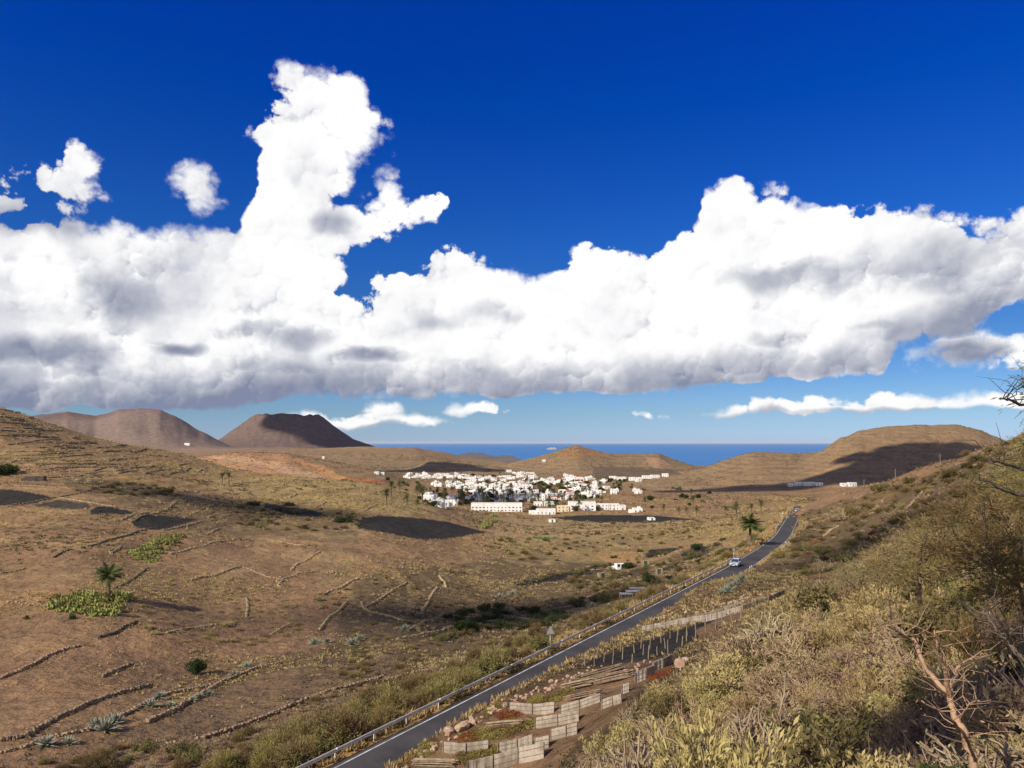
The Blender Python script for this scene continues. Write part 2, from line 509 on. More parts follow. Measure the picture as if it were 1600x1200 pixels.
def hill(idx, a, Y):
    D, wf, wb, line, floor = HILLS[idx]
    la = np.array([math.atan((u - 800) / F) for u, v in line])
    lh = np.array([-(v - HOR) / F * D for u, v in line])
    h = np.interp(a, la, lh, left=floor - 60, right=floor - 60)
    t = np.where(Y < D, (D - Y) / wf, (Y - D) / wb)
    t = np.sqrt(t * t + 0.0025) - 0.05
    tt = np.clip(t, 0, 2)
    g = 1 - 1.10 * tt + 0.10 * tt * tt
    return np.where((h < floor) | (g <= 0), -2000.0, floor + (h - floor) * g)

CORONA_L = [(0,48),(45,48),(52,46),(75,32),(100,13),(130,-6),(180,-14),(260,-20)]
def corona(x, y):
    D = 5500.0
    cx = (450 - 800) / F * D
    dxp = (x - cx) / D * F; dyp = (y - D) / D * F
    r = np.sqrt(dxp ** 2 + dyp ** 2)
    z = np.interp(r, [0, 36, 46, 55, 75, 100, 135, 200, 300], [35, 40, 45, 40, 24, 6, -6, -16, -40])
    return np.where(r > 290, -2000.0, z / F * D)

def smax(a, b, k):
    h = np.clip(0.5 + 0.5 * (a - b) / k, 0, 1)
    return b * (1 - h) + a * h + k * h * (1 - h)

# road: left edge line as seen, on a gently falling grade
ROAD_L = [(-62.0, -40.0), (-40.5, 0.0), (-26.3, 25.5), (-12.3, 51.2), (-5.4, 63.7), (7.4, 86.8), (18.4, 106.6), (33.0, 133.0), (45.0, 155.0), (54.0, 172.6),
          (64.3, 193.0), (77.0, 220.0), (92.0, 256.0), (107.5, 293.6), (128.0, 344.0), (150.0, 398.0), (172.0, 452.0)]
def road_z(y):
    z = -20.73 - 0.0303 * y
    return z - 0.0022 * np.clip(y - 345, 0, None) ** 1.6
def _catmull(pts, n):
    P4 = [pts[0]] + list(pts) + [pts[-1]]
    out = []
    for i in range(1, len(P4) - 2):
        p0, p1, p2, p3 = [np.array(q, float) for q in P4[i - 1:i + 3]]
        for k in range(n):
            t = k / n
            out.append(0.5 * (2 * p1 + (p2 - p0) * t + (2 * p0 - 5 * p1 + 4 * p2 - p3) * t ** 2 + (3 * p1 - p0 - 3 * p2 + p3) * t ** 3))
    out.append(np.array(pts[-1], float))
    return np.array(out)
RL = _catmull(ROAD_L, 14)
_tan = np.gradient(RL, axis=0); _tan /= np.linalg.norm(_tan, axis=1)[:, None]
_tan = np.array([np.mean(_tan[max(0, i - 8):i + 9], axis=0) for i in range(len(_tan))])
_tan /= np.linalg.norm(_tan, axis=1)[:, None]
RN = np.stack([_tan[:, 1], -_tan[:, 0]], 1)          # to the right of travel away from the camera
ROAD_W = 4.5
RC = RL + RN * ROAD_W / 2
def road_dist(x, y):
    """signed distance to the road axis (right positive) and nearest index"""
    sh = x.shape
    x = x.ravel(); y = y.ravel()
    best = np.full(x.shape, 1e9); bi = np.zeros(x.shape, int)
    for i in range(0, len(RC), 2):
        d = (x - RC[i, 0]) ** 2 + (y - RC[i, 1]) ** 2
        m = d < best
        best[m] = d[m]; bi[m] = i
    off = (x - RC[bi, 0]) * RN[bi, 0] + (y - RC[bi, 1]) * RN[bi, 1]
    return off.reshape(sh), np.sqrt(best).reshape(sh), bi.reshape(sh)

# polar grid round the viewpoint
NA, NR = 780, 820
A1 = R(41.0)
az_d = np.linspace(-A1, A1, NA)
az_o = A1 + (2 * math.pi - 2 * A1) * (np.arange(1, 61) / 61.0)
AZ = np.concatenate([az_d, az_o])           # continues round the back
LR = np.linspace(math.log(1.6), math.log(9500.0), NR)
GA, GL = np.meshgrid(AZ, LR, indexing='ij')
GR = np.exp(GL)
AE = R(46.0)
front = np.clip(np.where(GA > math.pi, GA - 2 * math.pi, GA), -AE, AE)
E = np.empty_like(GA)
E[:NA] = slope_rbf(GA[:NA], GL[:NA])
eR = slope_rbf(np.full(NR, AE), LR); eL = slope_rbf(np.full(NR, -AE), LR)
for j in range(NA, len(AZ)):
    a = AZ[j]
    if a < AE:
        E[j] = slope_rbf(np.full(NR, a), LR)
    elif a > 2 * math.pi - AE:
        E[j] = slope_rbf(np.full(NR, a - 2 * math.pi), LR)
    else:
        t = (a - AE) / (2 * math.pi - 2 * AE)
        t = t * t * (3 - 2 * t)
        E[j] = eR * (1 - t) + eL * t
GX = GR * np.sin(GA); GY = GR * np.cos(GA)
GZ = E * GR
afront = np.where(GA > math.pi, GA - 2 * math.pi, GA)
fr = GY > 600
for i in range(len(HILLS)):
    hz = hill(i, afront, GY)
    GZ = np.where(fr, smax(GZ, hz, 6.0 + HILLS[i][0] * 0.002), GZ)
GZ = np.where(fr & (GY > 2500), smax(GZ, corona(GX, GY), 8.0), GZ)
# relief: gullies and hummocks, growing with distance
GZ += 0.16 * fbm(GX * 0.45, GY * 0.45, 3, 3) * sstep(6, 20, GR)
GZ += 1.1 * fbm(GX / 23.0, GY / 23.0, 4, 9) * sstep(40, 160, GR)
GZ += 5.0 * fbm(GX / 130.0, GY / 130.0, 5, 21) * sstep(500, 2000, GR) * (0.25 + 0.75 * sstep(1700, 3000, GR) + 0.5 * sstep(-60, -35, GZ))
GZ += 14.0 * fbm(GX / 420.0, GY / 420.0, 4, 31) * sstep(2900, 4500, GR) * sstep(100, -400, GX)
ga = np.arctan2(GX + 1645.0, GY - 5500.0); gr_ = np.hypot(GX + 1645.0, GY - 5500.0)
GZ += 10.0 * fbm(ga * 7.0, gr_ / 900.0, 3, 77) * sstep(180, 350, gr_) * sstep(1000, 500, gr_)
GZ += 6.0 * fbm(afront * 75.0, GY / 900.0, 3, 78) * sstep(3300, 3700, GY) * sstep(5200, 4600, GY) * sstep(-30, 40, GZ)
GZ += 2.5 * fbm(afront * 90.0, GY / 300.0, 3, 79) * sstep(950, 1100, GY) * sstep(1800, 1500, GY) * sstep(-60, -30, GZ) * (GX > 250)
# road bench
near = (GR < 520) & (np.abs(afront) < R(120))
off = np.full(GX.shape, 1e3); rd = np.full(GX.shape, 1e3); ri = np.zeros(GX.shape, int)
o_, d_, i_ = road_dist(GX[near], GY[near])
off[near] = o_; rd[near] = d_; ri[near] = i_
rz_ = road_z(RC[ri, 1])
ar = np.abs(off)
GZ += 0.55 * sstep(2.7, 4.2, rd) * (1 - sstep(6.0, 15.0, rd)) * (off > 0) * sstep(190, 130, GY) * sstep(-40, 20, GY)
wgt = 1 - sstep(0, 1, np.where(off > 0, (rd - 2.55) / 2.0, (rd - 4.0) / 7.0))
bench = rz_ - 0.16 - 0.12 * sstep(3.2, 4.5, rd)
GZ = GZ * (1 - wgt) + bench * wgt

def ground_z(x, y):
    """height of the terrain mesh (bilinear on the polar grid)"""
    x = np.asarray(x, float); y = np.asarray(y, float)
    a = np.arctan2(x, y); L = np.log(np.maximum(np.hypot(x, y), 1.61))
    ia = np.clip((a + A1) / (2 * A1) * (NA - 1), 0, NA - 1.001)
    il = np.clip((L - LR[0]) / (LR[-1] - LR[0]) * (NR - 1), 0, NR - 1.001)
    a0 = ia.astype(int); l0 = il.astype(int); fa = ia - a0; fl = il - l0
    return (GZ[a0, l0] * (1 - fa) * (1 - fl) + GZ[a0 + 1, l0] * fa * (1 - fl) + GZ[a0, l0 + 1] * (1 - fa) * fl + GZ[a0 + 1, l0 + 1] * fa * fl)

def hit(u, v, lo=4.0):
    """point of the ground seen in photo direction (u, v)"""
    s = (u - 800.0) / F
    a = math.atan(s)
    ia = min(max((a + A1) / (2 * A1) * (NA - 1), 0), NA - 1.001); a0 = int(ia); fa = ia - a0
    prof = (GZ[a0] * (1 - fa) + GZ[a0 + 1] * fa) / GR[0]
    e = (HOR - v) / F * math.cos(a)
    k = np.nonzero((prof >= e) & (GR[0] > lo))[0]
    if len(k) == 0:
        return None
    k = k[0]
    if k == 0:
        rr = GR[0, 0]
    else:
        p0, p1 = prof[k - 1], prof[k]
        t = (e - p0) / (p1 - p0) if p1 != p0 else 1.0
        rr = math.exp(LR[k - 1] + min(max(t, 0), 1) * (LR[k] - LR[k - 1]))
    x = rr * math.sin(a); y = rr * math.cos(a)
    return Vector((x, y, float(ground_z(x, y))))

def pix(p):
    return 800 + F * p[0] / p[1], HOR - F * p[2] / p[1]

# soil cover: ground colours by field
GU = 800 + F * np.tan(np.clip(afront, -1.2, 1.2))
GV = HOR - F * GZ / np.maximum(GY, 1.0)
def inpoly(poly, U, V):
    ins = np.zeros(U.shape, bool)
    m = len(poly)
    for i in range(m):
        x0, y0 = poly[i]; x1, y1 = poly[(i + 1) % m]
        if y0 == y1: continue
        c = ((y0 > V) != (y1 > V)) & (U < (x1 - x0) * (V - y0) / (y1 - y0) + x0)
        ins ^= c
    return ins
SOIL = np.empty(GX.shape + (3,))
SOIL[:] = (0.300, 0.188, 0.118)
def paint(mask, col):
    global SOIL
    m = mask[..., None]
    SOIL = SOIL * (1 - m) + np.array(col) * m
n1 = fbm(GX / 60, GY / 60, 4, 41); n2 = fbm(GX / 14, GY / 14, 4, 51)
nf = fbm(GX / 300, GY / 300, 5, 61)
paint(np.clip(0.5 + 1.6 * n1, 0, 1) * 0.6, (0.340, 0.225, 0.130))
paint(np.clip(0.2 + 1.8 * n2, 0, 1) * 0.5, (0.250, 0.152, 0.098))
far = sstep(900, 1800, GR)
paint(far, (0.265, 0.180, 0.122))
paint(far * np.clip(0.5 + 1.8 * nf, 0, 1) * 0.7, (0.32, 0.228, 0.140))
paint(sstep(3000, 4300, GR), (0.215, 0.160, 0.128))  # far slopes greyed in the soil colour to stand in for haze
paint(sstep(4700, 5000, GR), (0.150, 0.108, 0.092))
U_, V_ = GU + 7 * n2, GV + 3.0 * n2
vis = GY > 20
def region(poly, col, amt=1.0, lo=0, hi=1e9, wob=True):
    m = inpoly(poly, U_ if wob else GU, V_ if wob else GV) & (GY > max(20, lo)) & (GY < hi)
    paint(m * amt, col)
OLIVE = (0.40, 0.300, 0.150)
region([(330,745),(480,742),(620,760),(700,795),(640,806),(560,800),(420,780),(330,765)], OLIVE, 0.75, 300, 720)
region([(0,700),(90,705),(110,722),(60,725),(0,715)], OLIVE, 0.5, 300, 760)
region([(120,745),(300,730),(340,750),(250,770),(130,760)], (0.30,0.20,0.10), 0.6, 300, 760)
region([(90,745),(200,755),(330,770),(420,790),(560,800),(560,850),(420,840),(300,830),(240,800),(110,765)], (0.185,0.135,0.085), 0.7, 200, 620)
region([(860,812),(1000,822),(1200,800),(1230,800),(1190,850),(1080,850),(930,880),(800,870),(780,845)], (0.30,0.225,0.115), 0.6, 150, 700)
region([(560,900),(800,870),(1000,880),(1130,850),(1150,880),(900,990),(700,1090),(520,1130),(430,1090),(520,1000)], (0.160,0.115,0.072), 0.85, 60, 420)  # dark valley soil and scrub, with some shade painted in
region([(420,1030),(520,1000),(560,1100),(420,1150),(200,1180),(100,1170),(260,1120)], (0.19,0.13,0.085), 0.6, 50, 200)
lines = np.abs(((GZ + 1.2 * n1) / 2.3) % 1.0 - 0.5) * 2
paint((lines > 0.80) * 0.38 * (GY > 180) * (GY < 860) * (GX < 60), (0.42, 0.315, 0.17))
paint((lines < 0.16) * 0.5 * (GY > 300) * (GY < 860) * (GX < -60), (0.13, 0.088, 0.06))
lines2 = np.abs(((GZ + 2.5 * nf) / 6.0) % 1.0 - 0.5) * 2
paint((lines2 > 0.72) * 0.5 * (GY > 950) * (GY < 2400), (0.34, 0.25, 0.16))
paint((lines2 < 0.15) * 0.4 * (GY > 950) * (GY < 2400), (0.17, 0.12, 0.085))
region([(930,868),(1000,862),(1012,872),(960,882)], (0.42,0.24,0.13), 0.8, 150, 420)
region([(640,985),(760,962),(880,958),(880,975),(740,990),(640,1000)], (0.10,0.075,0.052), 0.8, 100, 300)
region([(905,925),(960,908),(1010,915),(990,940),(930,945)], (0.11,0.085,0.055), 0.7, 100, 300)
# red and pink ash slope
region([(300,709),(390,707),(450,711),(500,724),(535,745),(560,752),(520,752),(440,746),(360,732),(310,720)], (0.42,0.235,0.150), 0.9, 820, 1500)
for poly, c in [([(390,718),(440,722),(500,742),(520,751),(490,750),(430,735)], (0.56,0.37,0.25)), ([(455,716),(500,728),(545,748),(560,754),(530,752),(480,733)], (0.60,0.33,0.16)),
                ([(320,712),(380,712),(420,725),(410,730),(350,722)], (0.50,0.33,0.23)), ([(540,744),(590,749),(615,762),(585,760),(548,755)], (0.45,0.165,0.07))]:
    region(poly, c, 0.7, 820, 1500)
# dark cinder fields
CIN = (0.040, 0.037, 0.037)
FIELDS = [
    [(-60,762),(30,766),(70,774),(86,778),(60,785),(25,790),(-60,788)], [(92,781),(135,787),(142,793),(115,797),(52,790)],
    [(140,797),(150,791),(170,792),(215,800),(200,804),(140,803)], [(206,818),(216,808),(235,804),(262,806),(308,812),(276,822),(256,828),(216,825)],
    [(412,786),(428,788),(480,796),(506,802),(500,808),(450,805),(412,793)], [(556,818),(566,809),(590,806),(640,808),(700,815),(745,828),(760,832),(700,842),(660,843),(600,833),(560,826)],
    [(862,808),(900,806),(960,804),(1040,807),(1092,812),(1000,817),(900,816)], [(1016,858),(1062,856),(1040,868),(1005,872)], [(1066,858),(1118,852),(1098,872),(1060,878)],
    [(806,912),(880,895),(945,882),(948,892),(880,906),(815,916)], [(1075,752),(1130,742),(1150,748),(1090,758)],
]
for i, f in enumerate(FIELDS):
    m = inpoly(f, GU + 1.5 * n2, GV + 0.8 * n2) & (GY > 60) & (GY < 1100)
    paint(m * 1.0, CIN if i not in (1,) else (0.075, 0.065, 0.055))
region([(822,836),(868,838),(872,841),(850,843),(838,841)], (0.055,0.16,0.03), 1.0, 300, 700, False)
region([(760,838),(940,842),(980,830),(900,822),(800,828)], (0.42,0.29,0.18), 0.75, 300, 760)
region([(700,806),(860,812),(1000,818),(1090,814),(1000,828),(860,836),(770,832)], (0.40,0.285,0.175), 0.6, 300, 760)
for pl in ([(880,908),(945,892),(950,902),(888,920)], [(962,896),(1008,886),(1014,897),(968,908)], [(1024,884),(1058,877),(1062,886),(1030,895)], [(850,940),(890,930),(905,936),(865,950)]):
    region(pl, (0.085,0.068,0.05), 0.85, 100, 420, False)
# central hill scars and pale strips
region([(1005,712),(1035,718),(1060,735),(1045,740),(1015,728)], (0.42,0.27,0.18), 0.8, 1600, 2500)
region([(895,697),(912,697),(950,712),(900,716),(860,712)], (0.33,0.185,0.10), 0.8, 1600, 2600)
region([(925,728),(1050,732),(1068,742),(1000,745),(930,748)], (0.14,0.105,0.09), 0.8, 1200, 2500)
region([(560,722),(640,720),(690,735),(600,742)], (0.26,0.19,0.13), 0.7, 1500, 2800)
# Right hand slope: shade between the shrubs painted into the ground, one bare strip
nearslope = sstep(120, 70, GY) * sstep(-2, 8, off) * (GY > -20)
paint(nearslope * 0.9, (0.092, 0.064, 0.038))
PLOT = [(906,1040),(940,1026),(1000,1004),(1060,985),(1110,968),(1160,956),(1168,962),(1120,984),(1085,1002),(1050,1020),(1000,1034),(950,1042)]
paint((inpoly(PLOT, GU + 2 * n2, GV + 2 * n2) & (GY > 30) & (GY < 200)) * 1.0, CIN)
terr = inpoly([(620,1215),(690,1150),(800,1085),(900,1045),(1020,1030),(1060,1035),(990,1110),(900,1160),(860,1215)], GU, GV) & (GY > 25) & (GY < 110)
paint(terr * np.clip(0.5 + 1.8 * n2, 0, 1), (0.33, 0.20, 0.125))
paint(terr * np.clip(2.2 * n1 - .25, 0, 1) * .5, (0.26, 0.13, 0.075))
region([(1235,830),(1260,800),(1350,775),(1450,745),(1560,700),(1600,690),(1600,800),(1450,840),(1300,905),(1200,900),(1170,890)], (0.150,0.110,0.060), 0.75, 40, 330)  # dark olive slope, its shade painted into the soil colour
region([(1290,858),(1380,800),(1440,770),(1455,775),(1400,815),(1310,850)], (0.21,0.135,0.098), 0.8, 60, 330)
region([(1085,985),(1150,950),(1240,905),(1300,895),(1290,925),(1180,970),(1100,1010)], (0.25,0.155,0.10), 0.9, 40, 130)
verge = (rd < 6.5) & (off < 0)
paint(verge * 0.8, (0.36, 0.235, 0.095))

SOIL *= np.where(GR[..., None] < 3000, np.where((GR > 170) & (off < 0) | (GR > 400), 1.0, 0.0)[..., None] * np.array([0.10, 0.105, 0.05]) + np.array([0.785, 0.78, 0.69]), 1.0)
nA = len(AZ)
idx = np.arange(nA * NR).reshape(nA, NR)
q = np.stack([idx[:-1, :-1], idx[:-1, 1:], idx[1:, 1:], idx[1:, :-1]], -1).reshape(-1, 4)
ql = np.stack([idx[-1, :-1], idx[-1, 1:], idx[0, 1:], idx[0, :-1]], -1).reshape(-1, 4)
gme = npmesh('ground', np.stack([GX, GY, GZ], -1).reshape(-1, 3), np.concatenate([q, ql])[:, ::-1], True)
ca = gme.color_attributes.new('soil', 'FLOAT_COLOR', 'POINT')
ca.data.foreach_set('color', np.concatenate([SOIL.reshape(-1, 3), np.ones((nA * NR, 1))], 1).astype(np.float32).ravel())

gm = bpy.data.materials.new('soil')
gm.use_nodes = True
t = NT(gm.node_tree)
pos = t.n('ShaderNodeNewGeometry').outputs['Position']
at = t.n('ShaderNodeAttribute', attribute_name='soil').outputs['Color']
f1 = t.noise(pos, 0.035, 6.0, 0.62)
f2 = t.noise(pos, 0.35, 6.0, 0.65)
f3 = t.noise(pos, 3.2, 5.0, 0.65)
c = t.mix(1.0, at, t.ramp(f1, [(0.3, (0.72, 0.72, 0.74)), (0.5, (1.0, 1.0, 1.0)), (0.7, (1.22, 1.16, 1.06))]), 'MULTIPLY')
c = t.mix(1.0, c, t.ramp(f2, [(0.3, (0.70, 0.70, 0.70)), (0.5, (1.0, 1.0, 1.0)), (0.72, (1.25, 1.2, 1.1))]), 'MULTIPLY')
c = t.mix(0.55, c, t.ramp(f3, [(0.3, (0.70, 0.70, 0.70)), (0.5, (1.0, 1.0, 1.0)), (0.7, (1.28, 1.24, 1.18))]), 'MULTIPLY')
stones = t.n('ShaderNodeTexVoronoi', feature='F1', ins={'Vector': pos, 'Scale': 1.6, 'Randomness': 1.0})
st = t.math('MULTIPLY', t.smooth(stones.outputs['Distance'], 0.20, 0.12), t.smooth(t.noise(pos, 0.12, 3.0, 0.6), 0.52, 0.66))
c = t.mix(t.math('MULTIPLY', st, 0.4), c, (0.36, 0.27, 0.19))
hgt = t.math('ADD', t.math('MULTIPLY', f2, 1.5), t.math('MULTIPLY', f3, 0.28))
b = t.n('ShaderNodeBump', ins={'Strength': 0.75, 'Distance': 1.0, 'Height': hgt})
b2 = t.n('ShaderNodeBump', ins={'Strength': 0.6, 'Distance': 8.0, 'Height': f1, 'Normal': b.outputs[0]})
p = t.n('ShaderNodeBsdfPrincipled', ins={'Base Color': c, 'Roughness': 0.95, 'Specular IOR Level': 0.08, 'Normal': b2.outputs[0]})
t.n('ShaderNodeOutputMaterial', ins={0: p.outputs[0]})
tag(obj('ground', gme, gm), kind='structure')

# ------------------------------------------------------------------ sea and the low coast
SEA = -250.0
sm = bpy.data.materials.new('sea_water'); sm.use_nodes = True
t = NT(sm.node_tree)
pos = t.n('ShaderNodeNewGeometry').outputs['Position']
streak = t.noise(t.vm('MULTIPLY', pos, (0.00012, 0.0006, 0.0)), 1.0, 4.0, 0.6)
wc = t.mix(streak, (0.014, 0.135, 0.36), (0.030, 0.195, 0.47))
bn = t.n('ShaderNodeBump', ins={'Strength': 0.5, 'Distance': 3.0, 'Height': t.noise(pos, 0.02, 3.0, 0.6)})
p = t.n('ShaderNodeBsdfPrincipled', ins={'Base Color': wc, 'Roughness': 0.55, 'Specular IOR Level': 0.25, 'Normal': bn.outputs[0]})
t.n('ShaderNodeOutputMaterial', ins={0: p.outputs[0]})
rings = [2700, 12000, 25000, 60000, 150000, 400000]
vs, fs = [], []
NS = 64
for r_ in rings:
    for k in range(NS):
        w = 2 * math.pi * k / NS
        vs.append((r_ * math.sin(w), r_ * math.cos(w), SEA))
for i in range(len(rings) - 1):
    for k in range(NS):
        a0 = i * NS + k; a1 = i * NS + (k + 1) % NS
        fs.append((a0, a0 + NS, a1 + NS, a1))
tag(obj('sea', pymesh('sea', vs, fs), sm), kind='structure')

# coastal plain running out to the shore
def coast(name, u0, u1, v_far, v_near, seed, colr):
    n = 60; m = 14
    us = np.linspace(u0, u1, n)
    tt = np.linspace(0, 1, n)
    body = np.sin(math.pi * np.clip(tt, 0, 1)) ** 0.45
    vf = v_near + (v_far - v_near) * body * (1 + 0.35 * fbm(tt * 7 + seed, tt * 0, 3, seed))
    vs = []
    for i in range(n):
        for j in range(m):
            w = j / (m - 1)
            v = v_near + (vf[i] - v_near) * w
            z = SEA + 9 * (1 - abs(2 * w - 1) ** 4) * body[i] + 0.5
            z = SEA - 3 if j in (0, m - 1) or i in (0, n - 1) else z
            Y = -SEA * F / max(v - HOR, 3)
            vs.append(((us[i] - 800) / F * Y, Y, z))
    fs = [(i * m + j, (i + 1) * m + j, (i + 1) * m + j + 1, i * m + j + 1) for i in range(n - 1) for j in range(m - 1)]
    tag(obj(name, pymesh(name, vs, fs, True), colr), kind='structure')
coast('coastal_plain', 655, 822, 708, 726, 5, mat('coast_soil', (0.10, 0.085, 0.075), (0.16, 0.125, 0.10), scale=0.002))
coast('small_island', 854, 870, 699, 702.5, 8, mat('island_rock', (0.42, 0.33, 0.29), (0.5, 0.42, 0.36), scale=0.01))

# ------------------------------------------------------------------ road
asph = mat('asphalt', (0.040, 0.038, 0.039), (0.072, 0.068, 0.064), scale=0.22, rough=0.9, bump=0.3, bscale=30, detail=9.0)
paintw = mat('road_paint', (0.70, 0.70, 0.67), (0.34, 0.33, 0.31), scale=0.9, rough=0.7, detail=8.0)
def strip(name, o0, o1, dz, m, i0=0, i1=None, kind='structure', ncross=2):
    i1 = len(RL) if i1 is None else i1
    vs, fs = [], []
    for i in range(i0, i1):
        z = float(road_z(RC[i, 1])) + dz
        for k in range(ncross):
            o = o0 + (o1 - o0) * k / (ncross - 1)
            p_ = RL[i] + RN[i] * o
            crown = -0.0035 * (o - ROAD_W / 2) ** 2
            vs.append((p_[0], p_[1], z + crown))
    for i in range(i1 - i0 - 1):
        for k in range(ncross - 1):
            a = i * ncross + k
            fs.append((a, a + 1, a + ncross + 1, a + ncross))
    o = obj(name, pymesh(name, vs, fs, True), m)
    return tag(o, kind=kind)
strip('road', -0.25, ROAD_W + 0.2, 0.02, asph, ncross=9)
strip('edge_marking', 0.06, 0.20, 0.026, paintw)
strip('edge_marking', ROAD_W - 0.20, ROAD_W - 0.06, 0.026, paintw)

# ------------------------------------------------------------------ plant prototypes (meshes shared by all copies)
def frame_of(d):
    d = d / (np.linalg.norm(d, axis=-1, keepdims=True) + 1e-9)
    up = np.where(np.abs(d[..., 2:3]) < 0.9, np.array([0, 0, 1.0]), np.array([1.0, 0, 0]))
    a = np.cross(d, up); a /= np.linalg.norm(a, axis=-1, keepdims=True) + 1e-9
    return d, a, np.cross(d, a)

def sticks(p0, p1, r0, r1, rs, bend=0.12):
    """3-sided tapered twigs with one bend: arrays (n,3)"""
    n = len(p0)
    mid = (p0 + p1) / 2 + rs.normal(0, 1, (n, 3)) * bend * np.linalg.norm(p1 - p0, axis=1, keepdims=True)
    V, Fc = [], []
    _, a, b = frame_of(p1 - p0)
    for k, (c, r) in enumerate(((p0, r0), (mid, (r0 + r1) / 2), (p1, r1))):
        for j in range(3):
            w = 2 * math.pi * j / 3
            V.append(c + (a * math.cos(w) + b * math.sin(w)) * np.reshape(r, (-1, 1)))
    V = np.stack(V, 1)          # n,9,3
    f = []
    for k in range(2):
        for j in range(3):
            f.append((k * 3 + j, k * 3 + (j + 1) % 3, k * 3 + 3 + (j + 1) % 3, k * 3 + 3 + j))
    f = np.array(f)
    faces = (np.arange(n)[:, None, None] * 9 + f[None]).reshape(-1, 4)
    return V.reshape(-1, 3), faces

def leaves(c, size, rs, aspect=0.45, dirs=None, flat=0.0):
    """small bent-free quads (rhombs) at points c"""
    n = len(c)
    d = rs.normal(0, 1, (n, 3)) if dirs is None else dirs + rs.normal(0, 0.35, (n, 3))
    d[:, 2] += flat
    d, a, b = frame_of(d)
    th = rs.uniform(0, math.pi, (n, 1))
    w = a * np.cos(th) + b * np.sin(th)
    L = np.reshape(size, (-1, 1)) * np.ones((n, 1))
    V = np.stack([c, c + d * L * 0.5 + w * L * aspect * 0.5, c + d * L, c + d * L * 0.5 - w * L * aspect * 0.5], 1)
    faces = np.arange(n * 4).reshape(n, 4)
    return V.reshape(-1, 3), faces

def join(parts):
    vs, fs, b = [], [], 0
    for v, f in parts:
        vs.append(v); fs.append(f + b); b += len(v)
    return np.concatenate(vs), np.concatenate(fs)

def branching(rs, n1, n2, n3, H, Rr, lean=0.0, r0=0.022, droop=0.0):
    """stems -> branches -> twigs inside a dome of radius Rr, height H; returns stick arrays and twig tips"""
    az = rs.uniform(0, 2 * math.pi, n1); el = np.arccos(rs.uniform(0.05, 0.98, n1) ** 0.8)
    ln = rs.uniform(0.45, 0.7, n1)
    d1 = np.stack([np.cos(az) * np.sin(el) * Rr, np.sin(az) * np.sin(el) * Rr, np.cos(el) * H], 1)
    p0 = np.stack([np.cos(az), np.sin(az), np.zeros(n1)], 1) * rs.uniform(0, 0.12, (n1, 1)) * Rr
    p1 = p0 + d1 * ln[:, None]
    out = [(p0, p1, np.full(n1, r0), np.full(n1, r0 * 0.6))]
    k = np.repeat(np.arange(n1), n2)
    q0 = p0[k] + (p1[k] - p0[k]) * rs.uniform(0.35, 1.0, (n1 * n2, 1))
    q1 = q0 + (d1[k] * 0.34 + rs.normal(0, 1, (n1 * n2, 3)) * np.array([Rr, Rr, H]) * 0.17)
    q1[:, 2] = np.abs(q1[:, 2])
    out.append((q0, q1, np.full(len(k), r0 * 0.55), np.full(len(k), r0 * 0.35)))
    k2 = np.repeat(np.arange(len(k)), n3)
    t0 = q0[k2] + (q1[k2] - q0[k2]) * rs.uniform(0.3, 1.0, (len(k2), 1))
    t1 = t0 + (q1[k2] - q0[k2]) * 0.35 + rs.normal(0, 1, (len(k2), 3)) * np.array([Rr, Rr, H]) * 0.11
    t1[:, 2] = np.abs(t1[:, 2]) - droop * rs.uniform(0, 1, len(k2)) * H * 0.2
    out.append((t0, t1, np.full(len(k2), r0 * 0.34), np.full(len(k2), r0 * 0.16)))
    return out, t0, t1

